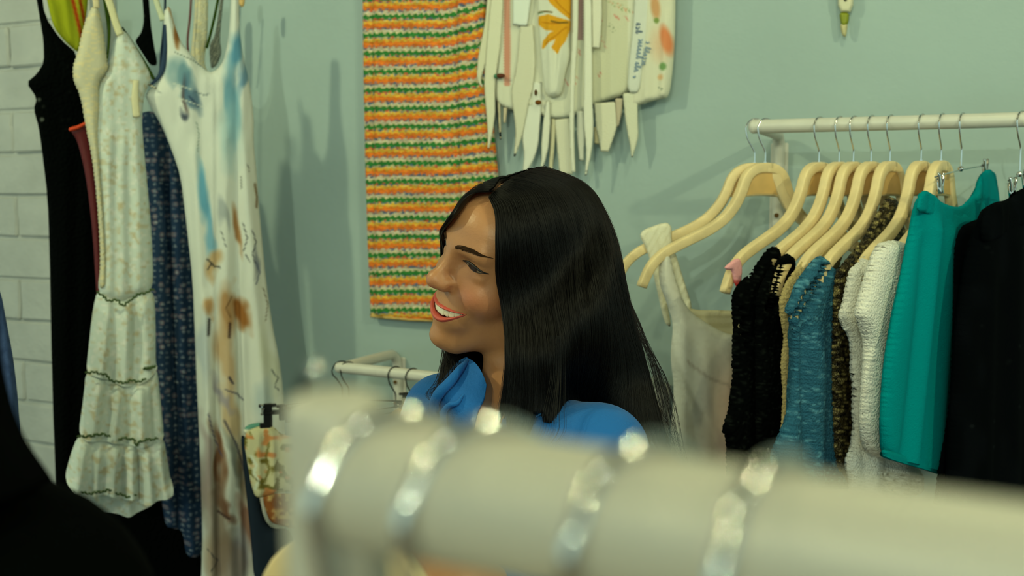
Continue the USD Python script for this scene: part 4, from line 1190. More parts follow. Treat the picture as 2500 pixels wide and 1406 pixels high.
obj("post", trimesh.creation.revolve([(0, 0.06), (postr, 0.06), (postr, pe[2] + 0.03), (0, pe[2] + 0.034)], sections=28).apply_translation((pe[0], pe[1], 0)), M["rack_metal"], fr, smooth=40)
hd = np.array([-axis[1], axis[0], 0])
for q in (np.array([px_, py_, 0]), np.array([pe[0], pe[1], 0])):
    obj("foot", sweep([q + hd * 0.22 + [0, 0, 0.03], q + [0, 0, 0.05], q - hd * 0.22 + [0, 0, 0.03]], 0.0125, 16, n=14), M["rack_metal"], fr)
    for sgn in (1, -1):
        obj("caster", trimesh.creation.cylinder(0.02, 0.016, sections=20, transform=trimesh.transformations.rotation_matrix(np.pi / 2, [1, 0, 0])).apply_translation(q + hd * 0.2 * sgn + [0, 0, 0.012]), M["black_plastic"], fr, smooth=30)
kb = trimesh.creation.icosphere(3, 0.0018)
kb.apply_translation(at(774, 900, 0.215))
kn = thing("hook_tip", "small shiny hook tip rising behind the rack post's top", "hook", at(774, 900, 0.215))
obj("tip", kb, M["chrome"], kn)
obj("stem", sweep([at(774, 902, 0.215), at(752, 920, 0.216), at(738, 945, 0.217), at(760, 1000, 0.219)], 0.0009, 8, n=16), M["dark_metal"], kn)
FRH = "hooks over the near garment rack"
tops = [(975, 1168, 34, "chrome hook nearest the post on the near garment rack"), (1188, 1200, 32, "second chrome hook from the post on the near garment rack"), (1572, 1266, 28, "third chrome hook from the post on the near garment rack"), (1890, 1322, 20, "chrome hook furthest right on the near garment rack")]
for k, (px, py, phi, lab) in enumerate(tops):
    # the point of the rail's axis behind that pixel
    r = ray(px, py)
    s_ = np.linalg.lstsq(np.stack([axis, -r], 1), CAM - A0, rcond=None)[0][0]
    c0 = A0 + axis * s_
    hn = math.degrees(math.atan2(axis[1], axis[0]))
    p = copy_thing(w0, lab.replace("chrome hook", "wooden hanger with a chrome hook"), FRH)
    O = c0 + [0, 0, RB - HOOK_TOP + 0.0006]
    place(p, O, phi - hn)
hb = copy_thing(w0, "wooden hanger held low behind the rack post by the woman's hand", "held hanger")
Oh = at(842, 1306, 0.62)
place(hb, Oh, 78)

# ------------------------------------------------------------------ the woman
def cam_dir(x, y, z):
    """x right, y up, z towards the lens."""
    return x * RGT + y * UPV - z * FWD


HF, HL, HU = cam_dir(-0.89, -0.003, 0.456), cam_dir(0.407, -0.456, 0.792), cam_dir(0.206, 0.890, 0.407)
_c, _s = math.cos(math.radians(6)), math.sin(math.radians(6))
HF, HL = HF * _c + HL * _s, HL * _c - HF * _s       # turned a little towards the lens
HS = 1.0266
H0 = CAM + 1.30 * FWD + cam_dir(-0.0012, 0.0413, 0)
HB = np.stack([HF, HL, HU], 1)


def head_to_world(p):
    return H0 + HS * (np.asarray(p, float) @ HB.T)


def world_to_head(p):
    return ((np.asarray(p) - H0) @ HB) / HS


NECK = world_to_head(at(1262, 985, 1.335))     # pit of the neck, in head coordinates


def mouth_u(s, k):
    """Edges of the open, smiling mouth: outer / inner, upper / lower."""
    a = np.abs(s)
    return {"ou": -0.0603 + 0.0012 * (1 - a) * a * 4 + 0.0005 * a ** 2, "iu": -0.0650 + 0.0055 * a ** 2, "il": -0.0758 + 0.0180 * a ** 2.2, "ol": -0.0834 + 0.0240 * a ** 2.2}[k]


def head_sdf(p):
    q = p.copy()
    q[:, 1] = np.abs(q[:, 1])
    d = ell(p, (-0.014, 0, 0.023), (0.092, 0.071, 0.076))
    d = smin(d, ell(p, (0.030, 0, -0.030), (0.056, 0.060, 0.088)), 0.030)
    d = smin(d, ell(p, (0.040, 0, 0.038), (0.045, 0.058, 0.040)), 0.020)
    d = smin(d, caps(q, (0.004, 0.050, -0.070), (0.060, 0.012, -0.112), 0.017, 0.016), 0.022)
    d = smin(d, ell(p, (0.076, 0, -0.108), (0.018, 0.018, 0.016)), 0.018)
    d = smin(d, ell(q, (0.052, 0.040, -0.036), (0.026, 0.021, 0.020)), 0.018)       # cheeks lifted by the smile
    d = smin(d, ell(p, (0.074, 0, -0.073), (0.020, 0.031, 0.023)), 0.016)            # muzzle
    d = smin(d, caps(q, (0.082, 0.006, 0.018), (0.070, 0.040, 0.022), 0.0085, 0.008), 0.016)
    d = smax(d, -ell(q, (0.092, 0.030, 0.003), (0.016, 0.019, 0.0095)), 0.014)       # eye sockets
    d = smin(d, ell(q, (0.0625, 0.032, 0.002), (0.0125, 0.0165, 0.0120)), 0.006)    # lids over the eyeball
    d = smin(d, ell(q, (0.0665, 0.032, -0.0075), (0.008, 0.017, 0.005)), 0.006)      # pouch under the smiling eye
    d = smin(d, caps(p, (0.080, 0, 0.012), (0.1010, 0, -0.024), 0.0076, 0.0086), 0.012)
    d = smin(d, ell(p, (0.1030, 0, -0.0280), (0.0118, 0.0112, 0.0100)), 0.010)
    d = smin(d, ell(q, (0.0930, 0.0120, -0.0305), (0.0115, 0.0070, 0.0080)), 0.009)
    d = smax(d, -ell(q, (0.0985, 0.0068, -0.0400), (0.0050, 0.0034, 0.0040)), 0.003)
    # fold from nostril to mouth corner, crease beside the mouth
    d = smax(d, -caps(q, (0.0900, 0.0215, -0.034), (0.0800, 0.0420, -0.064), 0.0042, 0.0030), 0.008)
    d = smax(d, -caps(q, (0.0770, 0.0425, -0.066), (0.0700, 0.0430, -0.086), 0.0016, 0.0012), 0.006)
    # opening of the mouth
    s = np.clip(q[:, 1] / 0.0365, 0, 1)
    up, lo_ = mouth_u(s, "iu"), mouth_u(s, "il")
    mid, half = (up + lo_) / 2, np.maximum((up - lo_) / 2, 1e-4)
    gap = np.maximum(np.abs(p[:, 2] - mid) - half, q[:, 1] - 0.0365)
    gap = np.maximum(gap, 0.064 - 0.35 * q[:, 1] - p[:, 0])
    d = smax(d, -gap, 0.0022)
    # ear and neck
    d = smin(d, ell(q, (-0.012, 0.074, -0.012), (0.017, 0.007, 0.030)), 0.006)
    nk = np.array([NECK[0], NECK[1], NECK[2]])
    d = smin(d, caps(p, (-0.022, 0, -0.040), nk * [1, 1, 1] + [-0.012, 0, 0.02], 0.050, 0.052), 0.026)
    d = smin(d, caps(p, nk + [-0.01, 0, 0.02], nk + (nk - np.array([-0.022, 0, -0.04])) * 0.45, 0.053, 0.075), 0.03)
    return d


hm = nets(head_sdf, (-0.125, -0.14, -0.235), (0.125, 0.14, 0.130), 0.0019)
if hm.volume < 0:
    hm.invert()
hv = np.asarray(hm.vertices)


def on_face(l, u, lift=0.0):
    """Points of the face at (l, u), found from the front."""
    l, u = np.broadcast_arrays(np.asarray(l, float), np.asarray(u, float))
    sh = l.shape
    l, u = l.ravel(), u.ravel()
    f = np.full(len(l), 0.135)
    for _ in range(60):
        f = f - np.clip(head_sdf(np.stack([f, l, u], 1)) * 0.8, -0.004, 0.01)
    return np.stack([f + lift, l, u], -1).reshape(*sh, 3)


def drape(l, u, hw, lift, across=7, side=None):
    """A soft raised strip along the curve (l, u) on the face; hw half widths."""
    l, u = np.asarray(l, float), np.asarray(u, float)
    t = np.stack([np.gradient(l), np.gradient(u)], 1)
    t /= np.linalg.norm(t, axis=1, keepdims=True)
    w = np.linspace(-1, 1, across)
    hw = np.interp(np.linspace(0, 1, len(l)), np.linspace(0, 1, len(hw)), hw)
    LL = l[:, None] - t[:, 1:2] * hw[:, None] * w
    UU = u[:, None] + t[:, 0:1] * hw[:, None] * w
    P = on_face(LL, UU)
    P[..., 0] += lift * np.sqrt(np.clip(1 - w ** 2, 0, 1)) * np.clip(hw / hw.max() * 1.2, 0.2, 1)[:, None] - 0.0004
    return grid_mesh(head_to_world(P.reshape(-1, 3)).reshape(P.shape))


def grid_mesh(P, thick=None):
    a, b = P.shape[:2]
    i, j = np.meshgrid(np.arange(a - 1), np.arange(b - 1), indexing="ij")
    k = i * b + j
    f = np.vstack([np.stack([k, k + 1, k + b + 1], -1).reshape(-1, 3), np.stack([k, k + b + 1, k + b], -1).reshape(-1, 3)])
    return trimesh.Trimesh(P.reshape(-1, 3), f, process=False)


wm = thing("person", "woman with long dark hair and a blue collared shirt, laughing and looking left", "person", at(1300, 475, 1.31) * [1, 1, 0])

skin_c = np.tile(np.array((182, 127, 86.0)), (len(hv), 1))
ql = np.abs(hv[:, 1])
skin_c = mixc(skin_c, np.exp(-(((hv[:, 1] - 0.044) / 0.022) ** 2 + ((hv[:, 2] + 0.034) / 0.018) ** 2)) * (hv[:, 0] > 0.02) * 0.42, (198, 106, 80))
skin_c = mixc(skin_c, np.exp(-((ql / 0.016) ** 2 + ((hv[:, 2] + 0.036) / 0.014) ** 2)) * (hv[:, 0] > 0.09) * 0.35, (190, 112, 84))
skin_c = mixc(skin_c, np.exp(-(((ql - 0.032) / 0.022) ** 2 + ((hv[:, 2] + 0.004) / 0.012) ** 2)) * (hv[:, 0] > 0.03) * 0.35, (138, 86, 58))
inside = (ql < 0.034) & (hv[:, 2] < mouth_u(np.clip(ql / 0.0365, 0, 1), "iu") + 0.001) & (hv[:, 2] > mouth_u(np.clip(ql / 0.0365, 0, 1), "il") - 0.001) & (hv[:, 0] > 0.045)
skin_c = mixc(skin_c, inside * 1.0, (104, 34, 30))
hw_ = head_to_world(hv)

# the rest of the body: torso, arms, legs, in camera-levelled axes
bx = lambda r, f, u: r * RGT + f * np.cross([0, 0, 1.0], RGT) * 1.0 + np.array([0, 0, u])   # f: away from the lens
ANG = math.radians(48)
gx_, gy_ = RGT, np.cross([0, 0, 1.0], RGT)                  # right, away from the lens
BF = -math.sin(ANG) * gx_ - math.cos(ANG) * gy_             # where her chest faces
BL = math.cos(ANG) * gx_ - math.sin(ANG) * gy_              # her left
NB = at(1262, 1010, 1.345)
ZUP = np.array([0, 0, 1.0])
SHL, SHR = at(1466, 1105, 1.215), at(1080, 1008, 1.43)
ELB, WRI = at(1440, 1600, 1.02), at(1150, 1430, 0.96)
ELR, WRR = SHR + BF * 0.10 - ZUP * 0.25 - BL * 0.03, SHR + BF * 0.27 - ZUP * 0.33 + BL * 0.02
HIP = np.array([NB[0], NB[1], 0.86]) + BF * 0.0
HPL, HPR = HIP + BL * 0.085, HIP - BL * 0.085


def legs_pt(s):
    return HIP + BL * 0.095 * s


def torso_sdf(p, grow=0.0):
    ch = (SHL + SHR) / 2 - ZUP * 0.14 + BF * 0.005
    Rm = np.stack([BL, BF, ZUP], 1)
    d = ell(p, ch, (0.150 + grow, 0.105 + grow, 0.190 + grow), Rm)
    d = smin(d, caps(p, SHL - BL * 0.012 - ZUP * 0.004, SHR + BL * 0.012 - ZUP * 0.004, 0.050 + grow), 0.05)
    d = smin(d, caps(p, SHL - ZUP * 0.002, at(1330, 1080, 1.265), 0.049 + grow, 0.050 + grow), 0.02)
    d = smin(d, caps(p, NB - ZUP * 0.005, NB - ZUP * 0.07, 0.056 + grow, 0.085 + grow), 0.05)
    d = smin(d, ell(p, HIP + ZUP * 0.03, (0.155 + grow, 0.11 + grow, 0.16 + grow), Rm), 0.07)
    return d


def arm_sdf(p, sh, el, wr, g=0.0):
    d = caps(p, sh, el, 0.046 + g, 0.036 + g)
    return smin(d, caps(p, el, wr, 0.036 + g, 0.026 + g), 0.01)


# hand closing on the hanger: palm, five fingers
HD = WRI + (at(1052, 1392, 0.95) - WRI) * 1.0
PD = (HD - WRI) / np.linalg.norm(HD - WRI)                   # along the hand
PN = np.cross(PD, cam_dir(0, 0, 1)); PN /= np.linalg.norm(PN)
PN = PN if PN[2] > 0 else -PN                               # towards the back of the knuckles (up)
PS = np.cross(PN, PD)
PS = PS if PS @ FWD < 0 else -PS                            # towards the lens: thumb side


def hand_sdf(p):
    P = lambda a, s, n: WRI + PD * a + PS * s + PN * n
    d = caps(p, P(-0.01, 0, 0), P(0.03, 0, 0), 0.025, 0.024)
    d = smin(d, ell(p, P(0.055, 0, 0), (0.045, 0.040, 0.017), np.stack([PD, PS, PN], 1)), 0.015)
    for s, ln in ((0.030, 0.92), (0.010, 1.0), (-0.010, 0.95), (-0.029, 0.78)):
        k0, k1, k2, k3 = P(0.086, s, 0.004), P(0.086 + 0.034 * ln, s, -0.006), P(0.086 + 0.040 * ln, s, -0.032 * ln), P(0.070 + 0.02 * ln, s, -0.044 * ln)
        fd = np.minimum(np.minimum(caps(p, k0, k1, 0.0095, 0.0088), caps(p, k1, k2, 0.0088, 0.0080)), caps(p, k2, k3, 0.0080, 0.0068))
        fd = np.minimum(fd, caps(p, P(0.06, s * 0.85, 0.0), k0, 0.0105, 0.0095))
        d = smin(d, fd, 0.004)
    t0, t1, t2 = P(0.025, 0.030, -0.006), P(0.058, 0.050, -0.020), P(0.088, 0.042, -0.034)
    return smin(d, np.minimum(caps(p, t0, t1, 0.0125, 0.0105), caps(p, t1, t2, 0.0100, 0.0075)), 0.008)


def body_sdf(p):
    d = torso_sdf(p, -0.012)
    d = smin(d, arm_sdf(p, SHL, ELB, WRI), 0.02)
    d = smin(d, arm_sdf(p, SHR, ELR, WRR), 0.02)
    for s in (-1, 1):
        hp, kn_, an = legs_pt(s), legs_pt(s) * [1, 1, 0] + ZUP * 0.46 + BF * 0.02, legs_pt(s) * [1, 1, 0] + ZUP * 0.08
        d = smin(d, caps(p, hp, kn_, 0.075, 0.05), 0.03)
        d = smin(d, caps(p, kn_, an, 0.048, 0.034), 0.02)
        d = smin(d, caps(p, an - ZUP * 0.045, an - ZUP * 0.05 + BF * 0.13, 0.032, 0.028), 0.02)
    # the other hand, resting by her side
    for k in range(4):
        d = smin(d, caps(p, WRR, WRR + BF * 0.10 - ZUP * 0.02 + BL * (k - 1.5) * 0.017, 0.020, 0.009), 0.006)
    d = smin(d, caps(p, WRR + BF * 0.02, WRR + BF * 0.06 + BL * 0.045, 0.012, 0.009), 0.006)
    return d


allp = np.array([SHL, SHR, ELB, WRI, WRR + BF * 0.12, HIP, HIP * [1, 1, 0]])
blo, bhi = allp.min(0) - 0.2, allp.max(0) + 0.2
blo[2] = 0.0
bhi[2] = NB[2] - 0.05
bm = nets(body_sdf, blo, bhi, 0.011)
hlo, hhi = np.minimum(WRI, HD) - 0.075, np.maximum(WRI, HD) + 0.075
hlo[:2] -= 0.02
hm2 = nets(lambda p: smin(hand_sdf(p), arm_sdf(p, SHL, ELB, WRI), 0.012), np.minimum(hlo, WRI - 0.1), np.maximum(hhi, WRI + PD * 0.16 + 0.03), 0.0028)
for q in (bm, hm2):
    if q.volume < 0:
        q.invert()
V = [hw_, np.asarray(bm.vertices), np.asarray(hm2.vertices)]
Cc = [lin(np.clip(skin_c, 0, 255)), np.tile(lin((182, 127, 86)), (len(V[1]), 1)), np.tile(lin((190, 136, 96)), (len(V[2]), 1))]
skin = usdkit.material(stage, L("skin"), {"a": ("attribute", {"attribute": "col"}), "tc": ("texture_coordinate", {}), "n": ("noise_texture", {"scale": 260.0, "detail": 3.0}), "b": ("bump", {"strength": 0.5, "distance": 0.0006}),
                                          "p": ("principled_bsdf", {"roughness": 0.42, "specular_ior_level": 0.45, "subsurface_weight": 0.12, "subsurface_radius": (1.0, 0.35, 0.2), "subsurface_scale": 0.008})},
                       [("a.color", "p.base_color"), ("tc.object", "n.vector"), ("n.fac", "b.height"), ("b.normal", "p.normal")], surface="p.BSDF")
obj("body", cat_meshes([hm if False else trimesh.Trimesh(V[0], hm.faces, process=False), bm, hm2]), skin, wm, col=np.vstack(Cc))

# face parts
hairm = plain("brow_hair", (62, 43, 29), 0.95, spec=0.05)
BROWS = []
for s in (1, -1):
    t = np.linspace(0, 1, 22)
    bl_, bu_ = s * (0.0120 + 0.043 * t), 0.0215 + 0.0062 * np.sin(t * 2.2) - 0.001 * t ** 2
    bw_ = np.interp(t, [0, 0.2, 0.55, 0.85, 1], [0.0026, 0.0036, 0.0031, 0.0018, 0.0004])
    eb = obj("eyebrow", drape(bl_, bu_, [0.0018, 0.0027, 0.0023, 0.0012, 0.0003], 0.0007), hairm, wm)
    BROWS.append((s, eb, bl_, bu_, bw_))
lash = plain("lash", (16, 10, 8), 0.5)
white = plain("eye", None, 0.35, spec=0.2)
for s in (1, -1):
    t = np.linspace(-1, 1, 20)
    lc, uc = s * (0.0335 + 0.0165 * t), 0.0040 - 0.0006 * t
    up_, dn = uc + 0.0032 * (1 - t ** 2), uc - 0.0026 * (1 - t ** 2)
    w = np.linspace(0, 1, 7)
    LL = np.repeat(lc[:, None], 7, 1)
    UU = dn[:, None] + (up_ - dn)[:, None] * w
    P = on_face(LL, UU, 0.0006)
    g = grid_mesh(head_to_world(P.reshape(-1, 3)).reshape(P.shape))
    iris = np.hypot(LL - s * 0.0335, UU - 0.004).ravel()
    ec = np.tile(np.array((126, 104, 86.0)), (len(iris), 1))
    ec = mixc(ec, (iris < 0.0082) * 1.0, (40, 22, 14))
    ec = mixc(ec, np.abs(LL - s * 0.0335).ravel() > 0.0140, (120, 70, 56))
    e_ = obj("eye", g, white, wm, col=lin(ec))
    lt = np.linspace(-1, 1.08, 22)
    lp = on_face(s * (0.0335 + 0.0170 * lt), 0.0044 - 0.0006 * lt + 0.0035 * (1 - np.clip(lt, -1, 1) ** 2), 0.0012)
    obj("upper_lash", sweep(head_to_world(lp), [0.0008, 0.0014, 0.0017, 0.0016, 0.0005], 8), lash, e_)
    lp = on_face(s * (0.0335 + 0.0160 * lt), 0.0037 - 0.0006 * lt - 0.0028 * (1 - np.clip(lt, -1, 1) ** 2), 0.0006)
    obj("lower_lash", sweep(head_to_world(lp), [0.0002, 0.0003, 0.0004, 0.0004, 0.0002], 6), lash, e_)
lipm = plain("lipstick", (196, 82, 68), 0.42, spec=0.4)
sl_ = np.linspace(-1, 1, 41)
w = np.linspace(0, 1, 9)


def lip(outer, inner, lift, sink):
    o, i_ = mouth_u(sl_, outer), mouth_u(sl_, inner)
    LL = np.repeat((0.0370 * sl_)[:, None], 9, 1)
    UU = o[:, None] + (i_ - o)[:, None] * w
    Lq, Uq = LL, UU
    base = on_face(LL[:, 0], o)[:, 0]
    # depth follows the muzzle's arc, not the hole
    arc = base[:, None] + lift * np.sin(np.pi * np.clip(w * 0.9 + 0.02, 0, 1)) * (1 - 0.65 * np.abs(sl_[:, None]) ** 2) - sink * w ** 3
    P = np.stack([arc, Lq, Uq], -1)
    back_ = P.copy()
    back_[..., 0] -= 0.004
    A, B = head_to_world(P.reshape(-1, 3)).reshape(P.shape), head_to_world(back_.reshape(-1, 3)).reshape(P.shape)
    return grid_mesh(np.concatenate([A, B[:, ::-1], A[:, :1]], 1))


obj("upper_lip", lip("ou", "iu", 0.0036, 0.0020), lipm, wm)
obj("lower_lip", lip("ol", "il", 0.0036, 0.0010), lipm, wm)
enamel = plain("tooth", (236, 226, 196), 0.2, spec=0.6)
tt = thing if False else None
for k in range(-5, 6):
    a = k * 0.235
    wd = 0.0090 if abs(k) < 1.5 else 0.0076
    s = abs(math.sin(a)) * 0.0295 / 0.0365
    if s > 1:
        continue
    c = np.array([0.0600 + 0.0285 * math.cos(a), 0.0310 * math.sin(a), 0])
    top_ = float(mouth_u(np.array([s]), "iu")[0]) + 0.002
    hgt = 0.0112 if abs(k) < 2 else 0.0102 if abs(k) < 4 else 0.0086
    tx, rn = np.array([-math.sin(a) * 0.0285, math.cos(a) * 0.031, 0]), np.array([math.cos(a), math.sin(a), 0])
    tx /= np.linalg.norm(tx)
    rn = np.cross(tx, [0, 0, 1.0])
    b_ = trimesh.creation.icosphere(3, 1.0)
    v = np.asarray(b_.vertices)
    v = np.sign(v) * np.abs(v) ** 0.55
    v = v * [wd / 2, 0.0028, hgt / 2]
    b_.vertices = head_to_world(c + [0, 0, top_ - hgt / 2] + v[:, :1] * tx + v[:, 1:2] * rn + v[:, 2:3] * [0, 0, 1.0])
    obj("tooth", b_, enamel, wm)

# shirt, trousers, shoes
blue = plain("blue_shirt", (18, 102, 180), 0.75, spec=0.3, bump=("noise", 300.0, 0.0008), sheen=0.1)
navyt = plain("dark_trousers", (30, 34, 46), 0.85)
slo, shi = np.minimum.reduce([SHL, SHR, ELB, WRI, WRR, HIP]) - 0.17, np.maximum.reduce([SHL, SHR, ELB, WRR, HIP, NB]) + 0.17
slo[2], shi[2] = 0.80, NB[2] + 0.06
cuffL = WRI + (ELB - WRI) * 0.24


def shirt_sdf(p):
    d = torso_sdf(p, 0.004)
    d = smin(d, arm_sdf(p, SHL, ELB, cuffL, 0.010), 0.02)
    d = smin(d, arm_sdf(p, SHR, ELR, WRR + (ELR - WRR) * 0.2, 0.010), 0.02)
    d = d + 0.0035 * np.sin((p @ BL) * 60 + 3 * np.sin(p[:, 2] * 22)) * np.clip((NB[2] - 0.04 - p[:, 2]) / 0.1, 0, 1)
    # open neck: a wedge in front
    q = p - (NB + BF * 0.02 + BL * 0.004)
    vx, vz = np.abs(q @ BL), q[:, 2]
    wedge = np.maximum(vx - 0.052 - 0.35 * np.clip(vz, -0.3, 0), -(q @ BF) - 0.025)
    d = smax(d, -np.maximum(wedge, vz * 0 - 0.15 - vz), 0.006)
    neck = caps(p, NB - ZUP * 0.02, NB + ZUP * 0.1, 0.060, 0.060)
    return smax(d, -neck, 0.006)


sm = nets(shirt_sdf, slo, shi, 0.0058)
if sm.volume < 0:
    sm.invert()
shirt = obj("shirt", sm, blue, wm)


def sheet(pts, n=(24, 24), thick=0.0022):
    """A smooth cloth sheet through a net of (px, py, depth) rows, both faces."""
    G = np.array([smooth_line(np.array(r, float), n[1]) for r in pts])
    G = np.stack([smooth_line(G[:, j], n[0]) for j in range(n[1])], 1)
    W = at(G[..., 0], G[..., 1], G[..., 2])
    nr = np.cross(np.gradient(W, axis=0), np.gradient(W, axis=1))
    nr /= np.linalg.norm(nr, axis=-1, keepdims=True)
    A, B = W + nr * thick / 2, W - nr * thick / 2
    g = grid_mesh(np.concatenate([A, B[:, ::-1], A[:, :1]], 1))
    e0 = grid_mesh(np.stack([A[0], B[0]], 1))
    e1 = grid_mesh(np.stack([B[-1], A[-1]], 1))
    return cat_meshes([g, e0, e1])


# collar: the far leaf stands up from the neck and rolls over, the near leaf hides under the hair
c1 = sheet([[(1140, 874, 1.312), (1160, 886, 1.290), (1176, 908, 1.272), (1188, 942, 1.262)],
            [(1122, 898, 1.300), (1142, 914, 1.280), (1164, 942, 1.262), (1182, 976, 1.252)],
            [(1098, 926, 1.292), (1118, 942, 1.272), (1140, 972, 1.256), (1166, 1008, 1.246)],
            [(1070, 954, 1.288), (1090, 970, 1.268), (1118, 1006, 1.254), (1152, 1056, 1.244)],
            [(1062, 968, 1.292), (1074, 992, 1.276), (1094, 1034, 1.264), (1116, 1090, 1.252)],
            [(1066, 962, 1.300), (1074, 992, 1.288), (1090, 1036, 1.280), (1104, 1096, 1.268)]], thick=0.003)
obj("collar_leaf", c1, blue, shirt)
c2 = sheet([[(1142, 872, 1.345), (1120, 884, 1.350), (1090, 910, 1.350)], [(1130, 890, 1.335), (1104, 908, 1.336), (1066, 950, 1.338)], [(1110, 912, 1.328), (1084, 936, 1.328), (1056, 980, 1.330)], [(1096, 926, 1.322), (1070, 955, 1.322), (1062, 1010, 1.325)]], n=(14, 14), thick=0.003)
obj("collar_roll", cat_meshes([sweep(at(*np.array([(1142, 880, 1.300), (1124, 900, 1.282), (1100, 930, 1.270), (1072, 960, 1.266), (1060, 990, 1.272), (1066, 1040, 1.276)]).T), [0.002, 0.005, 0.0065, 0.007, 0.006, 0.005], 12, n=30), sweep(at(*np.array([(1084, 1050, 1.262), (1082, 1010, 1.258), (1096, 990, 1.254), (1116, 984, 1.252), (1132, 962, 1.256)]).T), [0.004, 0.0045, 0.004, 0.003, 0.001], 10, n=24)]), blue, shirt)
obj("collar_stand", c2, blue, shirt)
c3 = sheet([[(1290, 905, 1.290), (1340, 930, 1.270), (1400, 960, 1.290)], [(1300, 960, 1.262), (1350, 990, 1.248), (1410, 1010, 1.275)], [(1320, 1040, 1.240), (1370, 1050, 1.228), (1430, 1040, 1.258)]], n=(14, 14), thick=0.003)
obj("collar_leaf", c3, blue, shirt)


def trouser_sdf(p):
    d = smax(ell(p, HIP + ZUP * 0.03, (0.166, 0.121, 0.17), np.stack([BL, BF, ZUP], 1)), p[:, 2] - (HIP[2] + 0.08), 0.01)
    for s in (-1, 1):
        hp = legs_pt(s)
        d = smin(d, caps(p, hp, hp * [1, 1, 0] + ZUP * 0.46 + BF * 0.02, 0.086, 0.062), 0.03)
        d = smin(d, caps(p, hp * [1, 1, 0] + ZUP * 0.46 + BF * 0.02, hp * [1, 1, 0] + ZUP * 0.12, 0.062, 0.058), 0.02)
    return d


tm = nets(trouser_sdf, HIP * [1, 1, 0] - [0.28, 0.28, -0.04], HIP * [1, 1, 0] + [0.28, 0.28, 1.05], 0.012)
if tm.volume < 0:
    tm.invert()
obj("trousers", tm, navyt, wm)
for s in (-1, 1):
    an = legs_pt(s) * [1, 1, 0]
    f_ = lambda p: smax(smin(caps(p, an + ZUP * 0.045 - BF * 0.02, an + ZUP * 0.035 + BF * 0.14, 0.042, 0.036), caps(p, an + ZUP * 0.05, an + ZUP * 0.12, 0.044, 0.044), 0.02), 0.001 - p[:, 2], 0.004)
    q = nets(f_, an - [0.22, 0.22, 0.01], an + [0.22, 0.22, 0.2], 0.009)
    if q.volume < 0:
        q.invert()
    obj("shoe", q, M["black_plastic"], wm)

# ------------------------------------------------------------------ hair: a closed fall of locks from the parting, with strands over it
GU = [  # front edge over her left temple, round the back, to the far side; rows run from the parting to the tips: (px, py, depth)
    [(1190, 486, 1.262), (1203, 530, 1.222), (1201, 600, 1.205), (1199, 680, 1.198), (1213, 760, 1.200), (1222, 850, 1.208), (1215, 950, 1.218), (1200, 1060, 1.220)],
    [(1212, 462, 1.268), (1240, 520, 1.208), (1248, 610, 1.188), (1256, 710, 1.184), (1268, 810, 1.190), (1264, 910, 1.200), (1250, 1000, 1.206), (1240, 1080, 1.208)],
    [(1240, 441, 1.276), (1286, 505, 1.198), (1305, 610, 1.170), (1315, 710, 1.168), (1322, 820, 1.178), (1316, 920, 1.192), (1302, 1010, 1.200), (1288, 1085, 1.200)],
    [(1270, 425, 1.286), (1338, 490, 1.196), (1370, 600, 1.166), (1382, 720, 1.168), (1388, 830, 1.182), (1372, 930, 1.200), (1342, 1005, 1.196), (1316, 1070, 1.188)],
    [(1280, 420, 1.291), (1364, 484, 1.203), (1400, 594, 1.173), (1416, 720, 1.176), (1416, 830, 1.190), (1404, 915, 1.232), (1410, 970, 1.276), (1500, 1060, 1.290)],
    [(1292, 416, 1.296), (1388, 480, 1.212), (1430, 590, 1.182), (1448, 720, 1.186), (1458, 830, 1.200), (1466, 925, 1.232), (1490, 1010, 1.248), (1556, 1095, 1.240)],
    [(1308, 411, 1.306), (1418, 466, 1.250), (1468, 580, 1.230), (1490, 700, 1.232), (1512, 820, 1.246), (1536, 920, 1.266), (1574, 1015, 1.276), (1620, 1110, 1.280)],
    [(1318, 409, 1.318), (1436, 458, 1.302), (1496, 570, 1.296), (1520, 690, 1.298), (1546, 800, 1.308), (1578, 900, 1.318), (1608, 1000, 1.322), (1646, 1125, 1.322)],
    [(1318, 410, 1.336), (1420, 456, 1.368), (1480, 570, 1.384), (1508, 690, 1.386), (1534, 800, 1.384), (1562, 900, 1.378), (1592, 1010, 1.374), (1630, 1130, 1.366)],
    [(1304, 411, 1.350), (1360, 446, 1.408), (1390, 560, 1.436), (1400, 690, 1.436), (1410, 820, 1.430), (1420, 920, 1.424), (1440, 1020, 1.420), (1470, 1130, 1.410)],
    [(1280, 418, 1.346), (1268, 446, 1.406), (1262, 560, 1.438), (1252, 690, 1.436), (1230, 820, 1.426), (1214, 920, 1.420), (1200, 1010, 1.415), (1190, 1110, 1.410)],
    [(1244, 434, 1.322), (1186, 452, 1.370), (1146, 540, 1.402), (1132, 660, 1.404), (1140, 800, 1.388), (1130, 880, 1.372), (1112, 960, 1.362), (1096, 1020, 1.352)],
    [(1196, 470, 1.286), (1140, 478, 1.318), (1098, 535, 1.346), (1074, 610, 1.356), (1084, 730, 1.352), (1082, 840, 1.342), (1064, 930, 1.334), (1044, 1012, 1.322)],
]
NS, NT = 260, 64
Gt = np.array([smooth_line(np.array([(p[0], p[1], p[2] * 1500) for p in g], float), NT) for g in GU])
Gs = np.stack([smooth_line(Gt[:, j], NS) for j in range(NT)], 1)          # NS x NT x 3
Gs[..., 2] /= 1500
HW = at(Gs[..., 0], Gs[..., 1], Gs[..., 2])
# the hair lies on the skull where it passes over it, and hangs free below
from scipy.ndimage import gaussian_filter


def skull(q):
    return head_sdf(world_to_head(q.reshape(-1, 3))).reshape(q.shape[:-1]) * HS


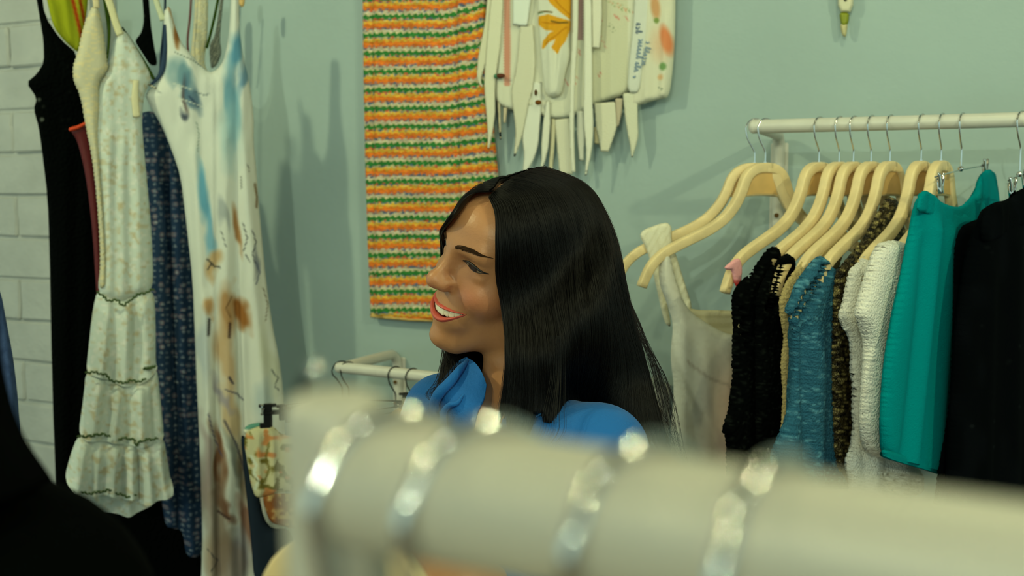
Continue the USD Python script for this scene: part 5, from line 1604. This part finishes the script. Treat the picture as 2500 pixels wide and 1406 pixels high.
RD = ray(Gs[..., 0], Gs[..., 1])
dep = np.full(Gs.shape[:2], 1.05)
hit = np.zeros(dep.shape, bool)
for _ in range(70):
    sd = skull(CAM + dep[..., None] * RD) - 0.010
    hit |= sd < 0.0006
    dep = np.where(hit, dep, dep + np.clip(sd, 0, 0.03) * 0.9)
gi = (np.arange(NS) / (NS - 1) * 12)[:, None]
near = ((gi < 7.6) | ((gi > 10.6) & (Gs[..., 1] < 575))) & hit & (dep < 1.42)
wgt = near * np.clip((860 - Gs[..., 1]) / 160, 0, 1)
dz = gaussian_filter(wgt * (dep - Gs[..., 2]), (9, 2.5))
Gs[..., 2] += dz
HW = at(Gs[..., 0], Gs[..., 1], Gs[..., 2])
for _ in range(12):
    sd = skull(HW)
    e_ = 0.002
    gr = np.stack([skull(HW + e_ * np.eye(3)[k]) - skull(HW - e_ * np.eye(3)[k]) for k in range(3)], -1) / (2 * e_)
    mrg = 0.008
    HW = HW + gr * (np.clip(mrg - sd, 0, 0.012) * np.clip((1000 - Gs[..., 1]) / 200, 0, 1))[..., None]
HW = np.stack([gaussian_filter(HW[..., k], (7, 1.3), mode="nearest") for k in range(3)], -1)
nrm = np.cross(np.gradient(HW, axis=1), np.gradient(HW, axis=0))
nrm /= np.maximum(np.linalg.norm(nrm, axis=-1, keepdims=True), 1e-9)
mid = HW.mean((0, 1))
if (nrm * (HW - mid)).sum(-1).mean() < 0:
    nrm = -nrm
ss, tt_ = np.meshgrid(np.linspace(0, 1, NS), np.linspace(0, 1, NT), indexing="ij")
lockn = meshkit.noise(np.stack([ss * 46 + 1.2 * np.sin(tt_ * 3), tt_ * 2.2, tt_ * 0], -1), 5) - 0.5
lockf = meshkit.noise(np.stack([ss * 120, tt_ * 3.0, tt_ * 0], -1), 8) - 0.5
rag = 1 - 0.075 * meshkit.noise(np.stack([np.linspace(0, 60, NS), np.zeros(NS), np.zeros(NS)], -1), 14) - 0.03 * meshkit.noise(np.stack([np.linspace(0, 200, NS), np.zeros(NS), np.zeros(NS)], -1), 15)
tj = tt_ * rag[:, None] * (NT - 1.001)      # locks of uneven length
j0 = tj.astype(int)
fj = (tj - j0)[..., None]
i0 = np.arange(NS)[:, None]
HW = HW[i0, j0] * (1 - fj) + HW[i0, j0 + 1] * fj
amp = np.clip(tt_ * 2.2, 0.12, 1.0)
HWd = HW + nrm * ((0.0075 * lockn + 0.003 * lockf) * amp)[..., None]
edge_ = np.clip(np.minimum(ss, 1 - ss) / 0.05, 0.12, 1)
inner = HW - nrm * edge_[..., None] * (0.0045 + 0.0055 * np.clip(tt_ * 2 - 0.8, 0, 1))[..., None]
shell = np.concatenate([HWd, inner[:, ::-1]], 1)
gm = grid_mesh(np.concatenate([shell, shell[:, :1]], 1))
ends = [grid_mesh(np.stack([HWd[0], inner[0]], 1)), grid_mesh(np.stack([inner[-1], HWd[-1]], 1))]
hair_mat = usdkit.material(stage, L("dark_hair"), {"tc": ("texture_coordinate", {}), "p": ("principled_bsdf", {"base_color": tuple(lin((16, 14, 14))), "roughness": 0.4, "specular_ior_level": 0.2}), "n": ("noise_texture", {"scale": 90.0, "detail": 3.0}), "r": ("rgb_ramp", {"ramp": [(0.35, tuple(lin((9, 9, 9)))), (0.7, tuple(lin((24, 19, 18))))]})},
                           [("tc.object", "n.vector"), ("n.fac", "r.fac"), ("r.color", "p.base_color")], surface="p.BSDF")
hair = obj("hair", cat_meshes([gm] + ends), hair_mat, wm)
strand_mat = usdkit.material(stage, L("hair_strand"), {"p": ("principled_hair_bsdf", {"parametrization": "Melanin concentration", "melanin": 0.992, "melanin_redness": 0.25, "roughness": 0.2, "radial_roughness": 0.28, "R": 0.5})}, surface="p.BSDF")


def strands(name, parent, mat, lines, w0_, w1_):
    p = path_for(name, parent)
    bc = UsdGeom.BasisCurves.Define(stage, p)
    bc.CreateTypeAttr("linear")
    n = len(lines[0])
    pts = np.vstack(lines) - BASE["/".join(parent.split("/")[:3])]
    bc.CreatePointsAttr(Vt.Vec3fArray.FromNumpy(pts.astype(np.float32)))
    bc.CreateCurveVertexCountsAttr(Vt.IntArray([n] * len(lines)))
    wd = np.tile(np.interp(np.linspace(0, 1, n), [0, 0.7, 1], [w0_, w0_, w1_]), len(lines))
    bc.CreateWidthsAttr(Vt.FloatArray.FromNumpy(wd.astype(np.float32)))
    bc.SetWidthsInterpolation("vertex")
    UsdShade.MaterialBindingAPI.Apply(bc.GetPrim()).Bind(mat)
    return p


br = np.random.default_rng(5)
for s, eb, bl_, bu_, bw_ in BROWS:
    hairs = []
    for k in range(190):
        k0 = br.random() ** 0.85 * 18
        w0_ = br.uniform(-1, 1)
        kk = np.clip(k0 + np.linspace(0, 3.2, 5), 0, 21)
        xs = np.arange(22)
        l_ = np.interp(kk, xs, bl_)
        u_ = np.interp(kk, xs, bu_) + np.interp(kk, xs, bw_) * (w0_ + np.linspace(0, 0.5 - 0.5 * w0_, 5))
        hairs.append(head_to_world(on_face(l_, u_, 0.0009)))
    strands("brow_hairs", eb, hairm, hairs, 0.00034, 0.0001)
hr = np.random.default_rng(11)
lines = []
NP = 22
for k in range(5200):
    s0 = hr.random() * (NS - 1)
    ds = hr.normal(0, 2.2)
    tq = np.linspace(0, 1 - abs(hr.normal(0, 0.03)) + (0.02 if hr.random() < 0.2 else 0), NP)
    si = np.clip(s0 + ds * tq ** 1.5 + 0.8 * np.sin(tq * hr.uniform(2, 7) + hr.uniform(0, 6)), 0, NS - 1.001)
    ti = np.clip(tq, 0, 1) * (NT - 1.001)
    i, j = si.astype(int), ti.astype(int)
    a, b = (si - i)[:, None], (ti - j)[:, None]
    q = HWd[i, j] * (1 - a) * (1 - b) + HWd[i + 1, j] * a * (1 - b) + HWd[i, j + 1] * (1 - a) * b + HWd[i + 1, j + 1] * a * b
    fly = abs(hr.normal(0, 0.0012)) + (hr.random() < 0.05) * abs(hr.normal(0, 0.006)) * tq ** 2
    q = q + nrm[i, j] * (0.0004 + fly * np.ones(NP))[:, None]
    lines.append(q)
for k in range(218):          # loose wisps: past the chin on the far side, off the back, and over the near shoulder
    r3 = hr.random(6)
    if k < 130:
        g = [(1086 + 40 * r3[0], 800, 1.345), (1082 + 40 * r3[0] - 6 * r3[1], 860, 1.335 - 0.02 * r3[2]), (1100 + 34 * r3[0] - 40 * r3[1], 915 + 10 * r3[3], 1.320 - 0.03 * r3[2]), (1066 + 50 * r3[0] - 30 * r3[3], 960 + 10 * r3[1], 1.305 - 0.025 * r3[2]), (1040 + 70 * r3[3], 985 + 25 * r3[4], 1.30 - 0.03 * r3[2])]
    elif k < 200:
        g = [(1470 + 20 * r3[0], 560, 1.30), (1515 + 6 * r3[0], 690, 1.303), (1550 + 18 * r3[0], 800, 1.305), (1590 + 26 * r3[1], 900, 1.31), (1612 + 40 * r3[1], 1000, 1.315), (1640 + 40 * r3[2], 1130, 1.315)]
    else:
        g = [(1340 + 40 * r3[0], 820, 1.190), (1340 + 40 * r3[0], 920, 1.188), (1322 + 60 * r3[0], 1000, 1.168), (1312 + 70 * r3[0], 1050, 1.158), (1296 + 66 * r3[0], 1082, 1.155)]
    q = smooth_line(np.array([(a, b, c * 1500) for a, b, c in g]), NP)
    lines.append(at(q[:, 0], q[:, 1], q[:, 2] / 1500))
strands("hair_strands", hair, strand_mat, lines, 0.00032, 0.00012)

# ------------------------------------------------------------------ the second person, cut by the lower left corner
p2 = thing("person", "person in black with dark hair, out of focus and cut by the lower left corner", "person", at(-400, 475, 0.52) * [1, 1, 0])
D2 = 0.50
n2, s2r, s2l = at(-430, 1130, D2 + 0.02), at(30, 1530, D2), at(-1250, 1480, D2 + 0.14)
h2 = n2 + ZUP * 0.155
k2 = np.cross(ZUP, (s2r - s2l) / np.linalg.norm(s2r - s2l))
w2 = np.array([n2[0], n2[1], 0.9])


def p2_sdf(p):
    ax_ = (s2r - s2l) / np.linalg.norm(s2r - s2l)
    Rm = np.stack([ax_, np.cross(ZUP, ax_), ZUP], 1)
    d = ell(p, h2, (0.076, 0.095, 0.112), Rm)
    d = smin(d, caps(p, n2 + ZUP * 0.08, n2 - ZUP * 0.04, 0.05, 0.06), 0.02)
    d = smin(d, caps(p, s2r, s2l, 0.05), 0.03)
    d = smin(d, caps(p, s2r, s2r - ZUP * 0.28, 0.052, 0.045), 0.02)
    d = smin(d, caps(p, s2l, s2l - ZUP * 0.28, 0.052, 0.045), 0.02)
    for q in (s2r, s2l):
        d = smin(d, caps(p, q - ZUP * 0.28, q - ZUP * 0.5 + k2 * 0.05, 0.04, 0.028), 0.02)
        d = smin(d, ell(p, q - ZUP * 0.56 + k2 * 0.06, (0.04, 0.02, 0.06), Rm), 0.01)
    d = smin(d, ell(p, w2 + ZUP * 0.26, (0.17, 0.11, 0.22), Rm), 0.05)
    for s in (-1, 1):
        hp = w2 + ax_ * 0.09 * s
        d = smin(d, caps(p, hp, hp * [1, 1, 0] + ZUP * 0.06, 0.085, 0.05), 0.03)
        d = smin(d, caps(p, hp * [1, 1, 0] + ZUP * 0.04, hp * [1, 1, 0] + ZUP * 0.04 - k2 * 0.12, 0.04, 0.035), 0.02)
    return d


allq = np.array([s2r, s2l, h2 + ZUP * 0.13, w2 * [1, 1, 0]])
bm2 = nets(p2_sdf, allq.min(0) - [0.2, 0.2, 0], allq.max(0) + [0.2, 0.2, 0.02], 0.012)
if bm2.volume < 0:
    bm2.invert()
obj("body", bm2, skin, p2, col=np.tile(lin((188, 136, 98)), (len(bm2.vertices), 1)))
jacket = plain("black_jacket", (2, 4, 3), 1.0, spec=0.03, bump=("noise", 300.0, 0.003))


def jk(p):
    d = smax(p2_sdf(p) - 0.012, p[:, 2] - (n2[2] + 0.02), 0.01)
    return smax(d, 0.75 - p[:, 2], 0.01) + 0.004 * (meshkit.noise(p * 60, 3) - 0.5)


jm = nets(jk, [allq[:, 0].min() - 0.2, allq[:, 1].min() - 0.2, 0.7], [allq[:, 0].max() + 0.2, allq[:, 1].max() + 0.2, n2[2] + 0.06], 0.010)
if jm.volume < 0:
    jm.invert()
obj("jacket", jm, jacket, p2)
jt = nets(lambda p: smax(p2_sdf(p) - 0.008, p[:, 2] - 0.78, 0.01), [allq[:, 0].min() - 0.2, allq[:, 1].min() - 0.2, 0.05], [allq[:, 0].max() + 0.2, allq[:, 1].max() + 0.2, 0.84], 0.014)
if jt.volume < 0:
    jt.invert()
obj("trousers", jt, navyt, p2)
G2 = [[(-60, 560, .50), (-20, 720, .49), (0, 900, .485), (40, 1060, .482), (110, 1180, .480)],
      [(-260, 240, .50), (-150, 500, .45), (-110, 760, .44), (-80, 1000, .445), (20, 1220, .450)],
      [(-420, 130, .50), (-400, 420, .42), (-380, 760, .405), (-340, 1050, .41), (-200, 1300, .42)],
      [(-600, 200, .50), (-720, 480, .44), (-760, 800, .43), (-740, 1100, .43), (-640, 1300, .44)],
      [(-500, 130, .53), (-760, 420, .56), (-860, 800, .56), (-860, 1100, .56), (-800, 1300, .56)],
      [(-420, 120, .54), (-440, 420, .64), (-440, 800, .64), (-440, 1000, .63), (-440, 1200, .62)],
      [(-260, 200, .54), (-160, 420, .62), (-120, 760, .60), (-90, 960, .58), (0, 1150, .56)],
      [(-60, 560, .51), (-16, 720, .50), (6, 900, .495), (44, 1060, .492), (114, 1180, .490)]]
T2 = np.array([smooth_line(np.array([(a, b, c * 2000) for a, b, c in g], float), 40) for g in G2])
T2 = np.stack([smooth_line(T2[:, j], 120) for j in range(40)], 1)
T2[..., 2] /= 2000
W2 = at(T2[..., 0], T2[..., 1], T2[..., 2])
s2_, t2_ = np.meshgrid(np.linspace(0, 1, 120), np.linspace(0, 1, 40), indexing="ij")
n_2 = np.cross(np.gradient(W2, axis=1), np.gradient(W2, axis=0))
n_2 /= np.maximum(np.linalg.norm(n_2, axis=-1, keepdims=True), 1e-9)
A2 = W2 + n_2 * (0.008 * (meshkit.noise(np.stack([s2_ * 40, t2_ * 2, t2_ * 0], -1), 3) - 0.5))[..., None]
B2 = W2 + n_2 * 0.008 * np.sign((n_2 * (W2.mean((0, 1)) - W2)).sum(-1, keepdims=True))
sh2 = np.concatenate([A2, B2[:, ::-1]], 1)
obj("hair", grid_mesh(np.concatenate([sh2, sh2[:, :1]], 1)), plain("black_hair", (2, 3, 3), 0.8, spec=0.02), p2)
